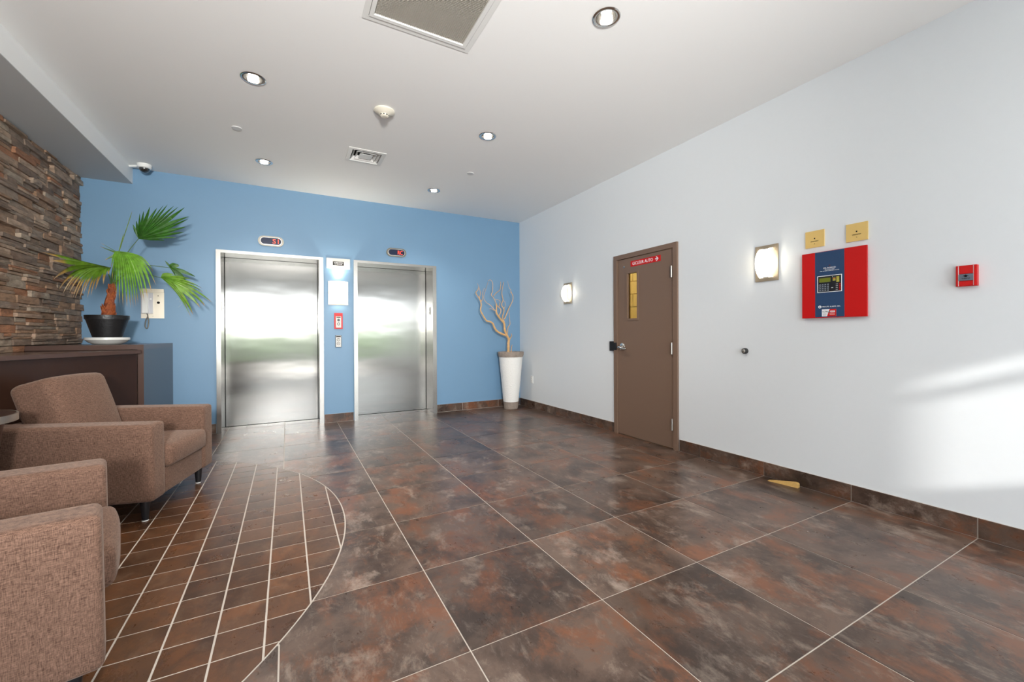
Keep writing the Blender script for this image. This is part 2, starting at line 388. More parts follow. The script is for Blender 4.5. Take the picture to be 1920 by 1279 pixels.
# ceiling with real openings
LIGHTS = [(-.204, 3.50), (1.645, 1.87), (1.645, 3.50), (-.204, 5.12), (1.65, 5.13), (-.204, 1.87)]
XS = [XL, -1.48, -.354, -.054, .402, .549, .89, 1.038, 1.495, 1.795, XW]
YY = [YS, 1.28, 1.72, 2.02, 2.52, 3.35, 3.65, 4.33, 4.655, 4.97, 5.275, YW]
bm = bmesh.new()
for a, b in zip(XS, XS[1:]):
    for c, d in zip(YY, YY[1:]):
        mx_, my_ = (a+b)/2, (c+d)/2
        if .402 < mx_ < 1.038 and 1.28 < my_ < 2.52: continue
        if .549 < mx_ < .89 and 4.33 < my_ < 4.655: continue
        hit = [l for l in LIGHTS if a < l[0] < b and c < l[1] < d]
        if hit:
            lx, ly = hit[0]; n = 32; r = .062; I = []; O = []
            for k in range(n):
                t = 2*math.pi*k/n; cs, sn = math.cos(t), math.sin(t)
                tx = ((b-lx)/cs if cs > 1e-9 else (a-lx)/cs if cs < -1e-9 else 1e9); ty = ((d-ly)/sn if sn > 1e-9 else (c-ly)/sn if sn < -1e-9 else 1e9)
                s = min(tx, ty); I.append(bm.verts.new((lx+r*cs, ly+r*sn, ZC))); O.append(bm.verts.new((lx+s*cs, ly+s*sn, ZC)))
            corners = {(1, 1): (b, d), (-1, 1): (a, d), (-1, -1): (a, c), (1, -1): (b, c)}
            for k in range(n):
                q = (k+1) % n; oc, on = O[k].co, O[q].co
                if abs(oc.x-on.x) > 1e-5 and abs(oc.y-on.y) > 1e-5:
                    t = 2*math.pi*(k+.5)/n; cr_ = corners[(1 if math.cos(t) > 0 else -1, 1 if math.sin(t) > 0 else -1)]
                    vc = bm.verts.new((cr_[0], cr_[1], ZC)); bm.faces.new((I[k], O[k], vc, O[q], I[q]))
                else: bm.faces.new((I[k], O[k], O[q], I[q]))
        else: bm.faces.new([bm.verts.new(p) for p in ((a, c, ZC), (a, d, ZC), (b, d, ZC), (b, c, ZC))])
bx(bm, XL-.2, XW+.2, YS-.1, YW+.2, 3.32, 3.42)
me = bpy.data.meshes.new('ceiling'); bm.to_mesh(me); bm.free(); me.materials.append(M_ceil)
struct('ceiling', me, None, 'smooth white lobby ceiling with recessed lights', 'ceiling')
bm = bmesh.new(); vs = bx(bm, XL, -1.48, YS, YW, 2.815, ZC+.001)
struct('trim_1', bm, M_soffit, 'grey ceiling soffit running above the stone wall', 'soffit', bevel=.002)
bm = bmesh.new(); bx(bm, -1.4795, -1.477, YS, YW, 2.818, ZC)
struct('trim_2', bm, M_ceil, 'white painted vertical face of the soffit over the stone wall', 'soffit')

# right wall with door opening
bm = bmesh.new()
for a, b, z0, z1 in ((YS, 2.83, -.02, 3.4), (3.695, YW+.3, -.02, 3.4), (2.83, 3.695, 2.035, 3.4)):
    bx(bm, XW, XW+.14, a, b, z0, z1)
struct('wall_right', bm, M_right, 'pale grey blue wall along the right side', 'wall')
bm = bmesh.new()
for a, b, z0, z1 in ((XL-.2, -.70, -.02, 3.4), (.385, .825, -.02, 3.4), (1.905, XW+.0, -.02, 3.4), (-.70, .385, 2.15, 3.4), (.825, 1.905, 2.15, 3.4)):
    bx(bm, a, b, YW, YW+.12, z0, z1)
struct('wall_back', bm, M_blue, 'blue wall with the two lift doors', 'wall')
bm = bmesh.new(); bx(bm, -1.0, 2.2, 6.345, 6.40, -.02, 3.4)
for x in (-.76, .40, .78, 1.92): bx(bm, x, x+.05, YW+.125, 6.34, -.02, 2.4)
for a, b in ((-.76, .45), (.78, 1.97)): bx(bm, a, b, YW+.125, 6.34, 2.2, 2.3)
struct('wall_shaft', bm, M_dark, 'dark lift shaft wall behind the lift doors', 'wall')
bm = bmesh.new(); bx(bm, XL-.12, XL, YS, YW, -.02, 3.4)
struct('wall_left', bm, M_right, 'left wall carrying the stacked stone cladding', 'wall')
# front (window) wall behind the camera
bm = bmesh.new()
bx(bm, XL-.12, XW+.14, YS-.12, YS, 2.5, 3.4); bx(bm, XL-.12, XW+.14, YS-.12, YS, -.02, .32)
bx(bm, XL-.12, -1.8, YS-.12, YS, .2, 2.5); bx(bm, 3.3, XW+.14, YS-.12, YS, .2, 2.5)
bx(bm, .2, .98, YS-.12, YS, .2, 1.65); bx(bm, .2, 1.6, YS-.12, YS, 2.37, 2.5)  # spandrel and head strip added to shape the sun patch on the right wall
struct('wall_front', bm, M_right, 'front wall framing the entrance windows', 'wall')
bm = bmesh.new()
for x in (-1.8, -.1, 3.25): bx(bm, x, x+.05, YS-.09, YS-.03, .2, 2.5)
for z in (2.21, .2, 2.45): bx(bm, -1.8, 3.3, YS-.09, YS-.03, z, z+.05)
struct('window_1', bm, M_nickel, 'aluminium framed entrance glazing in the front wall', 'window')
# outside
M_ground = mat('concrete_paving', (.42, .42, .40), .9, noise=.1, nscale=2)
bm = bmesh.new(); bx(bm, -40, 40, -40, YS-.13, -.3, -.05)
struct('trim_3', bm, M_ground, 'concrete forecourt outside the entrance', 'paving')
M_hedge = mat('hedge_leaves', (.17, .24, .11), .8, noise=.5, nscale=8)
bm = bmesh.new()
for k in range(46):
    x = -22+k*1.0; bmesh.ops.create_icosphere(bm, subdivisions=2, radius=1.0+.25*random.random(), matrix=Matrix.Translation((x, -13+random.uniform(-.4, .4), .75)))
for v in bm.verts: v.co += Vector((random.uniform(-.08, .08),)*3); v.co.z = max(v.co.z, -.04)
tag(obj('hedge', bm, M_hedge), 'clipped green hedge outside, mirrored in the left lift door', 'hedge')
M_blocker = mat('sun_blocker_brown', (.35, .30, .27), .9, noise=.15, nscale=4)
bm = bmesh.new(); prism(bm, [(-14, -9.6), (-4.75, -9.6), (-3.76, -8.6), (-14, -8.6)], -.05, 7)  # added unseen block, its edge limits the sun on the right wall
prism(bm, [(-14.1, -9.65), (-4.80, -9.65), (-3.76, -8.58), (-14.1, -8.58)], 7, 7.15)
for k in range(5):
    for z in (1, 4): bx(bm, -13+k*1.9, -12+k*1.9, -8.6, -8.56, z, z+1.5)
struct('sun_blocker', bm, M_blocker, 'added unseen block outside the entrance that cuts off the sun', 'sun blocker')

# door corridor behind the door window
M_block = mat('yellow_painted_block', (.50, .42, .20), .5, noise=.06, nscale=20, bump=.2, bscale=60)
bm = bmesh.new(); bx(bm, 4.6, 4.7, 2.5, 6.0, 0, 3)
bx(bm, XW+.15, 4.7, 2.4, 2.5, 0, 3); bx(bm, XW+.15, 4.7, 6.0, 6.1, 0, 3); bx(bm, XW+.15, 4.7, 2.5, 6.0, 2.9, 3.0); bx(bm, XW+.15, 4.7, 2.5, 6.0, -.1, 0)
corr = struct('wall_corridor', bm, mat('block_mortar', (.42, .32, .12), .8), 'yellow block stair wall seen through the door window', 'wall')
b2 = bmesh.new(); bx(b2, -.02, .0, -.192, .192, -.092, .092); blk = mesh('block', b2, M_block, bevel=.004, seg=1)
for r in range(14):
    for c in range(7):
        y = 3.25+c*.4+(.2 if r % 2 else 0)
        if y > 5.75: continue
        o = obj('block', blk, None, corr); o.location = (4.6, y, .12+r*.192)
ld = bpy.data.lights.new('corridor_lamp', 'POINT'); ld.energy = 45; ld.color = (1, .85, .6); ld.shadow_soft_size = .15
lo = bpy.data.objects.new('corridor_lamp', ld); COL.objects.link(lo); lo.location = (4.05, 3.6, 2.6)

# baseboards of tile
def base(name, label, segs, axis):
    root = None; ms = {}
    e = bmesh.new()
    for a, b in segs:
        if axis == 'y': bx(e, XW-.006, XW, a, b, 0, .1135)
        else: bx(e, a, b, YW-.006, YW, 0, .1135)
    root = struct(name, e, M_grout, label, 'baseboard')
    return root
def base_tiles(root, cuts, axis):
    for a, b in zip(cuts, cuts[1:]):
        e = bmesh.new(); g = .0028; L = (b-a)/2-g
        if axis == 'y': bx(e, -.005, .0, -L, L, -.0545, .0545); loc = (XW-.0061, (a+b)/2, .0585)
        else: bx(e, -L, L, -.005, 0, -.0545, .0545); loc = ((a+b)/2, YW-.0061, .0585)
        o = obj('tile', e, M_tile, root, bevel=.0008, seg=1); o.location = loc
r = base('baseboard_right', 'dark tile skirting along the pale right wall', [(YS, 2.80), (3.722, YW-.012)], 'y')
base_tiles(r, [YS, -2.7+.5, -1.55, -.96, -.37, .215, .805, 1.394, 1.982, 2.571, 2.802], 'y')
base_tiles(r, [3.722, 3.76, 4.33, 4.92, 5.50, YW-.012], 'y')
r = base('baseboard_back', 'dark tile skirting along the blue lift wall', [(-1.14, -.74), (.424, .785), (1.95, XW-.012)], 'x')
base_tiles(r, [-1.14, -.74], 'x'); base_tiles(r, [.424, .785], 'x'); base_tiles(r, [1.952, 2.355, 2.965, XW-.012], 'x')

# ================================================================ STONE CLADDING
rs = random.Random(3)
def stone_verts(bm, y0, y1, z0, z1, x0, x1, jit, org=(0, 0, 0)):
    # irregular split-face block: front face pushed to x1 with a slightly uneven 3 x 2 grid
    ys = [y0, y0+(y1-y0)*rs.uniform(.3, .7), y1]; zs = [z0, z1]; xr = x0
    fr = [[None]*3 for _ in range(3)]; zz = [z0, (z0+z1)/2+rs.uniform(-.004, .004), z1]
    for a in range(3):
        for b in range(3):
            x = x1+rs.uniform(-jit, jit)-(0.004 if (a != 1 or b != 1) else 0)
            ins_y = (rs.uniform(0, .003) if a == 0 else -rs.uniform(0, .003) if a == 2 else 0); ins_z = (rs.uniform(0, .0015) if b == 0 else -rs.uniform(0, .0015) if b == 2 else 0)
            fr[a][b] = bm.verts.new((x-org[0], ys[a]+ins_y-org[1], zz[b]+ins_z-org[2]))
    bk = [bm.verts.new((xr-org[0], y-org[1], z-org[2])) for y, z in ((y0, z0), (y1, z0), (y1, z1), (y0, z1))]
    for a in range(2):
        for b in range(2): bm.faces.new((fr[a][b], fr[a+1][b], fr[a+1][b+1], fr[a][b+1]))
    bm.faces.new((bk[0], bk[1], fr[2][0], fr[1][0], fr[0][0])); bm.faces.new((bk[3], fr[0][2], fr[1][2], fr[2][2], bk[2]))
    bm.faces.new((bk[0], fr[0][0], fr[0][1], fr[0][2], bk[3])); bm.faces.new((bk[1], bk[2], fr[2][2], fr[2][1], fr[2][0]))
    bm.faces.new(bk)
def stones(ya, yb, za, zb, emit_fn):
    z = za
    while z < zb-.012:
        h = min(rs.uniform(.044, .074), zb-z)
        if zb-(z+h) < .02: h = zb-z
        y = ya+.0
        while y < yb-.01:
            L = rs.uniform(.13, .40)
            if yb-(y+L) < .09: L = yb-y
            d = rs.uniform(.018, .052)
            g = .0010
            if rs.random() < .40:
                s = rs.uniform(.38, .62)
                for a, b in ((z, z+h*s), (z+h*s, z+h)):
                    emit_fn(y+g, y+L-g, a+g, b-g, min(.06, max(.014, d+rs.uniform(-.012, .012))))
            else: emit_fn(y+g, y+L-g, z+g, z+h-g, d)
            y += L
        z += h
bm = bmesh.new(); bx(bm, XL+.0005, XL+.012, 1.2, YW, 0, 2.8145)
clad = struct('wall_cladding', bm, mat('mortar_dark', (.035, .028, .022), .9), 'stacked brown ledge stone cladding on the left wall', 'stone wall')
cnt = [0]
def one(y0, y1, z0, z1, d):
    b = bmesh.new(); c = (XL+.012, (y0+y1)/2, (z0+z1)/2)
    stone_verts(b, y0, y1, z0, z1, XL+.012, XL+.012+d, .003, c)
    o = obj('stone', b, M_stone, clad); o.location = c; cnt[0] += 1
stones(4.43, YW-.003, 1.077, 2.813, one)
print('stones', cnt[0])
rest = bmesh.new()
stones(1.2, 4.428, 0.02, 2.813, lambda y0, y1, z0, z1, d: stone_verts(rest, y0, y1, z0, z1, XL+.012, XL+.012+d*.9, .003))
stones(4.43, 4.885, 0.96, 1.075, lambda y0, y1, z0, z1, d: stone_verts(rest, y0, y1, z0, z1, XL+.012, XL+.012+d*.9, .003))
tag(obj('stone', rest, M_stone, clad), kind='stuff')

# ================================================================ LIFT DOORS
def lift(name, x0, x1, xi0, xi1, label, side):
    t = thing(name, label, 'elevator', ((x0+x1)/2, YW, 0)); c = (x0+x1)/2
    yf = 5.945
    for n, a, b in (('left', x0, xi0), ('right', xi1, x1)):
        e = bmesh.new(); bx(e, a-c, b-c, yf-YW, -.0005, .0, 2.168)          # face of the jamb
        if n == 'left': bx(e, b-.003-c, b-c, -.0006, 6.30-YW, 0, 2.135)
        else: bx(e, a-c, a+.003-c, -.0006, 6.30-YW, 0, 2.135)
        obj('jamb', e, M_fsteel, t, bevel=.0015, seg=1)
    e = bmesh.new(); bx(e, xi0-c, xi1-c, yf-YW, -.0005, 2.135, 2.168); bx(e, xi0-c, xi1-c, -.0006, 6.30-YW, 2.135, 2.14)
    obj('header', e, M_fsteel, t, bevel=.0015, seg=1)
    e = bmesh.new()
    if side: split = None
    bx(e, xi0+.006-c, xi1-.006-c, 6.302-YW, 6.33-YW, .012, 2.132)
    obj('door_panel', e, M_steel, t, bevel=.003, seg=1)
    e = bmesh.new(); bx(e, xi0-c, xi1-c, 6.285-YW, 6.341-YW, .0, .006); obj('sill', e, M_fsteel, t)
    return t, c
tl, c = lift('elevator', -.733, .419, -.687, .370, 'left stainless steel lift door beside the palm and handset', 0)
def small_plate(t, x, y, z, sx):
    e = bmesh.new(); bx(e, min(0, sx*.004), max(0, sx*.004), -.03, .03, -.055, .055)
    o = obj('number_plate', e, M_nickel, t, bevel=.001, seg=1); o.location = (x, y, z)
    e = bmesh.new(); a, b = sorted((sx*.004, sx*.005)); bx(e, a, b, -.006, .006, .005, .045); bx(e, a, b, -.018, .018, -.035, -.02)
    tag(obj('plate_mark', e, M_pblack, o), kind='stuff')
small_plate(tl, -.6838-c, .10, 1.51, 1); small_plate(tl, .3668-c, .10, 1.51, -1)
tr, c = lift('elevator.001', .792, 1.945, .841, 1.888, 'right stainless steel lift door beside the white vase', 1)
small_plate(tr, .8442-c, .10, 1.51, 1); small_plate(tr, 1.8848-c, .10, 1.51, -1)
def capsule_pts(w, h, n=12):
    r = h/2; P = []
    for k in range(n+1): a = -math.pi/2+math.pi*k/n; P.append((w/2-r+r*math.cos(a), r*math.sin(a)))
    for k in range(n+1): a = math.pi/2+math.pi*k/n; P.append((-w/2+r+r*math.cos(a), r*math.sin(a)))
    return P
M_smoked = mat('smoked_display', (.008, .016, .05), .15)
def indicator(x, z, txt, label):
    t = thing('floor_indicator', label, 'floor display', matrix=wallB(x, z), group='floor indicators over the lift doors')
    e = bmesh.new(); prism(e, capsule_pts(.278, .122), 0, .016); obj('bezel', e, M_bezel, t, bevel=.006, seg=2, smooth=True)
    e = bmesh.new(); prism(e, capsule_pts(.236, .094), .0155, .0185); obj('inner_rim', e, M_chrome, t, bevel=.001, seg=1)
    e = bmesh.new(); prism(e, capsule_pts(.222, .080), .0185, .0205); obj('display', e, M_smoked, t)
    text(txt, .080, M_led, t, .050, 0, .0212, width=.066)
indicator(-.170, 2.322, 'S1', 'oval red digit floor display reading S1 over the left lift door')
indicator(1.368, 2.320, 'RC', 'oval red digit floor display reading RC over the right lift door')
for o in S.objects:
    if o.name.startswith('floor_indicator') and 'group' in o: pass
# plate, call buttons, key switch between the lifts
t = thing('sign_plate', 'steel wall plate with small black sign above the lamp between the lifts', 'sign', matrix=wallB(.604, 2.105))
e = bmesh.new(); bx(e, -.145, .145, -.068, .068, 0, .006); obj('plate', e, M_face, t, bevel=.001, seg=1)
e = bmesh.new(); bx(e, -.067, .067, -.024, .026, .006, .0085); lab = obj('black_label', e, M_pblack, t)
text('ALIMENTATION', .017, M_print, lab, 0, .011, .009, width=.110); text('DE SECOURS', .017, M_print, lab, 0, -.009, .009, width=.095)
t = thing('key_switch', 'red framed key switch panel above the call buttons', 'switch', matrix=wallB(.601, 1.342))
e = bmesh.new(); bx(e, -.052, .052, -.106, .106, 0, .010); obj('red_plate', e, M_red, t, bevel=.008, seg=2)
e = bmesh.new(); bx(e, -.033, .033, -.088, .062, .010, .018); obj('face_plate', e, M_face, t, bevel=.002, seg=1)
e = bmesh.new(); lathe(e, [(.017, .018), (.017, .023)], 20, (0, .012)); obj('lock', e, M_black, t)
e = bmesh.new(); lathe(e, [(.018, .018), (.018, .0195), (.013, .0195)], 20, (0, -.040)); obj('ring', e, M_pblack, t)
e = bmesh.new(); lathe(e, [(.012, .0195), (.012, .021)], 20, (0, -.040)); obj('button', e, M_face, t)
e = bmesh.new(); bx(e, -.025, .025, .044, .054, .018, .019); obj('caption_strip', e, M_pblack, t)
t = thing('call_button_panel', 'steel lift call panel with two round buttons between the lifts', 'call buttons', matrix=wallB(.599, 1.072))
e = bmesh.new(); bx(e, -.038, .038, -.080, .080, 0, .009); obj('back_plate', e, M_pblack, t)
e = bmesh.new(); bx(e, -.033, .033, -.076, .076, .009, .014); obj('face_plate', e, M_face, t, bevel=.002, seg=1)
for zz in (.022, -.030):
    e = bmesh.new(); lathe(e, [(.020, .014), (.020, .016)], 24, (0, zz)); b_ = obj('button', e, M_pblack, t)
    e = bmesh.new(); lathe(e, [(.0155, .016), (.0155, .0185)], 24, (0, zz)); obj('button_cap', e, M_face, b_)
    e = bmesh.new(); bx(e, -.002, .002, zz-.006, zz+.006, .0185, .0192); obj('arrow_mark', e, M_pblack, b_)
e = bmesh.new(); bx(e, -.028, .028, .056, .070, .014, .015); obj('caption_strip', e, M_pblack, t)

# ================================================================ SCONCES
def sconce(name, w, h, bulge, matrix, label, horiz, watts):
    t = thing(name, label, 'wall lamp', matrix=matrix)
    mg = .026 if not horiz else .0
    e = bmesh.new(); bx(e, -w/2, w/2, -h/2, h/2, 0, .012); obj('back_plate', e, M_bronze, t, bevel=.002, seg=1)
    e = bmesh.new(); n = 16; th = .004; rows = []
    L = (h/2-mg) if not horiz else w/2-.002; Wd = (w/2-.036) if not horiz else h/2-.004
    for k in range(n+1):
        s = -1+2*k/n; z = .018+bulge*(1-s*s)**.8
        row = []
        for off in (0, -th):
            for q in (-Wd, Wd):
                row.append(e.verts.new((q, s*L, z+off) if not horiz else (s*L, q, z+off)))
        rows.append(row)
    for a, b in zip(rows, rows[1:]):
        e.faces.new((a[0], a[1], b[1], b[0])); e.faces.new((a[3], a[2], b[2], b[3])); e.faces.new((a[0], b[0], b[2], a[2])); e.faces.new((a[1], a[3], b[3], b[1]))
    e.faces.new((rows[0][0], rows[0][2], rows[0][3], rows[0][1])); e.faces.new((rows[-1][0], rows[-1][1], rows[-1][3], rows[-1][2]))
    obj('glass_shade', e, M_lamp_glass, t, smooth=True)
    e = bmesh.new()
    for s in (-1, 1):
        if horiz: bx(e, s*(L-.006)-.006, s*(L-.006)+.006, -.02, .02, .012, .024)
        else: bx(e, -.02, .02, s*(L-.006)-.006, s*(L-.006)+.006, .012, .024)
    tag(obj('clip', e, M_nickel, t), kind='stuff')
    ld = bpy.data.lights.new('sconce_lamp', 'POINT'); ld.energy = watts; ld.color = (1, .92, .76); ld.shadow_soft_size = .025
    lo = bpy.data.objects.new('sconce_lamp', ld); COL.objects.link(lo); lo.parent = t; lo.location = (0, 0, .045)
    if horiz:
        for sg in (1, -1):
            ld = bpy.data.lights.new('sconce_beam', 'SPOT'); ld.energy = 14 if sg > 0 else .2; ld.color = (1, .90, .72); ld.spot_size = math.radians(125 if sg > 0 else 150); ld.spot_blend = .6; ld.shadow_soft_size = .03
            lo = bpy.data.objects.new('sconce_beam', ld); COL.objects.link(lo); lo.parent = t; lo.location = (0, sg*h*.44, .055); lo.rotation_euler = (math.radians(90*sg+(22 if sg > 0 else 0)), 0, 0)
    e = bmesh.new(); lathe(e, [(.012, -.05), (.016, -.045), (.016, .045), (.012, .05)], 12)
    for v in e.verts: v.co = Vector((v.co.x*.5, v.co.z, .028+v.co.y*.5))
    obj('bulb', e, M_lamp_glass, t)
    return t
sconce('wall_sconce', .245, .312, .075, wallB(.600, 1.712), 'curved white glass wall lamp between the two lift doors', True, 1.4)
sconce('wall_sconce.001', .178,   .284, .062, wallR(4.629, 1.708), 'curved white glass wall lamp left of the brown door', False, 1.0)
sconce('wall_sconce.002', .178, .284, .062, wallR(1.955, 1.705), 'curved white glass wall lamp next to the red alarm panel', False, 1.0)

# ================================================================ BROWN DOOR
e = bmesh.new()
ya, yb = 3.710, 2.812; ia, ib = 3.658, 2.864     # outer / inner edges
for a, b, z0, z1 in ((ia, ya, 0, 2.05), (yb, ib, 0, 2.05), (ib, ia, 2.0, 2.05)): bx(e, XW-.022, XW-.0005, a, b, z0, z1)
for a, b, z0, z1 in ((ia+.0, ia+.034, 0, 2.03), (ib-.031, ib-.0, 0, 2.03), (ib, ia, 2.0, 2.03)): bx(e, XW+.0005, XW+.12, a, b, z0, z1)
for v in e.verts: v.co -= Vector((XW, 3.26, 0))
dr = tag(bpy.data.objects.new('door_1', None), 'taupe brown steel door with narrow window in the right wall', 'door', None, 'structure'); COL.objects.link(dr); dr.location = (XW, 3.26, 0)
obj('door_frame', e, M_door, dr, bevel=.0015, seg=1)
wy0, wy1, wz0, wz1 = 3.352, 3.500, 1.322, 1.826
e = bmesh.new(); y0, y1 = ib+.004, ia-.004; X0, X1 = -.006, .038
for a, b, z0, z1 in ((y0, wy0, .008, 1.996), (wy1, y1, .008, 1.996), (wy0, wy1, .008, wz0), (wy0, wy1, wz1, 1.996)):
    bx(e, X0, X1, a-3.26, b-3.26, z0, z1)
bmesh.ops.remove_doubles(e, verts=e.verts, dist=1e-5)
leaf = obj('door_leaf', e, M_door, dr)
e = bmesh.new(); w = .022
for a, b, z0, z1 in ((wy0-w, wy0, wz0-w, wz1+w), (wy1, wy1+w, wz0-w, wz1+w), (wy0, wy1, wz0-w, wz0), (wy0, wy1, wz1, wz1+w)): bx(e, -.014, -.0062, a-3.26, b-3.26, z0, z1)
obj('window_trim', e, M_door, leaf, bevel=.003, seg=1)
g = bpy.data.materials.new('window_glass'); g.use_nodes = True
gb = g.node_tree.nodes['Principled BSDF']; gb.inputs['Transmission Weight'].default_value = 1; gb.inputs['Roughness'].default_value = .02; gb.inputs['IOR'].default_value = 1.1; gb.inputs['Base Color'].default_value = (1, .97, .9, 1)
e = bmesh.new(); bx(e, .014, .018, wy0-3.26, wy1-3.26, wz0, wz1); obj('window_pane', e, g, leaf)
for z in (1.765, 1.004, .25):
    e = bmesh.new(); lathe(e, [(.0085, -.056), (.0085, .056)], 12, (-.030, 2.872-3.26)); 
    lathe(e, [(.006, -.062), (.0095, -.058), (.0095, -.056)], 12, (-.030, 2.872-3.26))
    for v in e.verts: v.co.z += z
    obj('hinge', e, M_nickel, dr, smooth=True)
# sign on the door
sg = thing('door_sign', 'red GICLEUR AUTO sign with white arrow on the brown door', 'sign', matrix=wallR(3.236, 1.926, XW-.0065))
e = bmesh.new(); bx(e, -.211, .211, -.031, .031, 0, .003); obj('sign_board', e, M_red, sg)
text('GICLEUR AUTO', .048, M_print, sg, -.036, 0, .0036, width=.292)
e = bmesh.new(); bx(e, .140, .180, -.0045, .0045, .003, .0042)
for s in (-1, 1):
    p = [(.186, 0), (.160, s*.024), (.150, s*.020), (.172, 0)]; 
    if s < 0: p = p[::-1]
    prism(e, p, .003, .0042)
obj('arrow', e, M_print, sg)
# door viewer
e = bmesh.new(); lathe(e, [(.012, 0), (.012, .004), (.007, .005)], 20); pe = obj('door_viewer', e, M_chrome, dr, smooth=True); pe.matrix_parent_inverse = Matrix.Identity(4)
pe.matrix_local = Matrix(((0, 0, -1, -.0065), (-1, 0, 0, 3.550-3.26), (0, 1, 0, 1.905), (0, 0, 0, 1)))
e = bmesh.new(); lathe(e, [(.0065, .0051), (.0065, .0058)], 16); obj('viewer_lens', e, M_black, pe)
# lever handle
h = bpy.data.objects.new('lever_handle', None); COL.objects.link(h); h.parent = dr; h.matrix_local = Matrix(((0, 0, -1, -.0065), (-1, 0, 0, 3.585-3.26), (0, 1, 0, 1.0), (0, 0, 0, 1)))
e = bmesh.new(); lathe(e, [(.046, 0), (.046, .006), (.036, .014), (.020, .018), (.016, .026), (.016, .060)], 28); obj('rose', e, M_chrome, h, smooth=True)
e = bmesh.new(); tube(e, smooth_pts([(0, 0, .058), (.030, -.004, .062), (.075, -.016, .062), (.118, -.020, .058)], 4), [.014]*4+[.012]*4+[.010]*5, 12); obj('lever', e, M_chrome, h, smooth=True)
# reader and strike
t = thing('strike_box', 'black electric strike box on the frame left of the brown door', 'lock box', matrix=wallR(3.748, 1.008))
e = bmesh.new(); bx(e, -.034, .036, -.056, .056, 0, .022); obj('housing', e, M_black, t, bevel=.003, seg=2)
e = bmesh.new(); bx(e, .062-.022, .096-.008, -.042, .042, .0225, .030); obj('strike_plate', e, M_black, t, bevel=.002, seg=1)

# ================================================================ FIRE ALARM PANEL
t = thing('fire_alarm_panel', 'red and blue fire alarm control panel on the right wall', 'alarm panel', matrix=wallR(1.490, 1.488, XW+.056))
W2, H2 = .195, .2345
e = bmesh.new(); bx(e, -W2+.006, W2-.006, -H2+.004, H2-.004, .0562, .072); obj('cabinet', e, M_red, t)
e = bmesh.new(); bx(e, -W2, W2, -H2, H2, .072, .086); d_ = obj('cabinet_door', e, M_red, t, bevel=.003, seg=2)
e = bmesh.new(); bx(e, -.109, .070, -H2+.004, H2-.002, .086, .0868); nb = obj('blue_band', e, M_navy, d_)
e = bmesh.new()
for a, b, c_, d in ((-.094, .056, .058, .062), (-.094, .056, -.056, -.052), (-.094, -.090, -.052, .058), (.052, .056, -.052, .058)): bx(e, a, b, c_, d, .0868, .0885)
obj('display_frame', e, M_print, d_)
e = bmesh.new(); bx(e, -.090, .052, -.052, .058, .0868, .0875); kp = obj('keypad_face', e, mat('keypad_black', (.012, .014, .02), .3), d_)
e = bmesh.new(); bx(e, -.082, -.012, .016, .046, .0875, .0885); obj('lcd_screen', e, mat('lcd_green', (.16, .19, .02), .3), d_)
M_key = mat('grey_key', (.10, .13, .17), .4)
for i in range(4):
    for j in range(4):
        e = bmesh.new(); x = -.078+i*.0165; z = -.002-j*.0135; bx(e, x-.0062, x+.0062, z-.0048, z+.0048, .0875, .0887); obj('key', e, M_key, d_)
        e = bmesh.new(); bx(e, x-.0005, x+.005, z+.0015, z+.0035, .0887, .0889)
        obj('key_mark', e, M_print, d_)
M_yel = mat('yellow_label', (.55, .50, .08), .4); M_org = mat('orange_label', (.65, .14, .03), .4)
for cx_, n0, m in ((.006, 4, 0), (.028, 6, 1)):
    for k in range(n0):
        e = bmesh.new(); z = .046-k*(.0072 if m == 0 else .0066); bx(e, cx_-.0085+.004, cx_+.0085+.004, z-.0026, z+.0026, .0875, .0886)
        obj('status_label', e, (mat('green_label', (.05, .16, .10), .4) if (k == 0 and m == 0) else M_org if (k == 1 and m == 0) else M_yel), d_)
e = bmesh.new(); lathe(e, [(.0018, .0875), (.0018, .089)], 10, (.000, .049)); obj('led', e, M_print, d_)
e = bmesh.new(); bx(e, -.0075, .0035, -.028, -.025, .0875, .0882); obj('key_mark', e, M_print, d_)
for k in range(4):
    e = bmesh.new(); z = -.004-k*.0125; bx(e, .040, .048, z-.004, z+.004, .0875, .0885); obj('red_key', e, M_red, d_)
    e = bmesh.new(); bx(e, .020, .032, z-.0008, z+.0012, .0875, .0882); obj('key_mark', e, M_print, d_)
text('MS-9600UD', .0150, M_print, d_, -.018, .115, .0872, width=.076)
text('ADDRESSABLE', .0070, M_print, d_, -.018, .104, .0872, width=.060); text('FIRE ALARM CONTROL PANEL', .0075, M_print, d_, -.018, .095, .0872, width=.118)
e = bmesh.new(); lathe(e, [(.0052, .0868), (.0052, .0874)], 8, (-.018, .131)); obj('red_dot', e, mat('dull_red', (.10, .02, .03), .5), d_)
e = bmesh.new(); lathe(e, [(.0098, .0868), (.0098, .0874)], 20, (-.079, -.157)); lg = obj('round_logo', e, M_print, d_)
e = bmesh.new(); prism(e, [(-.083, -.162), (-.076, -.163), (-.075, -.157), (-.079, -.150), (-.082, -.156)], .0874, .0878); obj('logo_flame', e, M_navy, lg)
text('FIRE\u2022LITE  ALARMS  INC.', .0115, M_print, d_, -.008, -.157, .0872, width=.112)
st = thing('service_sticker', 'small red and white ULTRA SAFE sticker at the foot of the alarm panel', 'sticker', matrix=wallR(1.490+.022, 1.488-.200, XW-.0309))
e = bmesh.new(); bx(e, -.044, .044, -.025, .025, 0, .0006); obj('white_half', e, M_print, st)
e = bmesh.new(); prism(e, [(-.012, -.025), (.044, -.025), (.044, .025), (.004, .025)], .0006, .0010); obj('red_half', e, M_red, st)
text('ULTRA', .013, M_pblack, st, -.022, .008, .0009, width=.034)
e = bmesh.new(); bx(e, .008, .036, .002, .014, .0010, .0013); obj('name_strip', e, M_print, st)
text('SAFE', .010, M_red, st, .023, .008, .0016, width=.022)
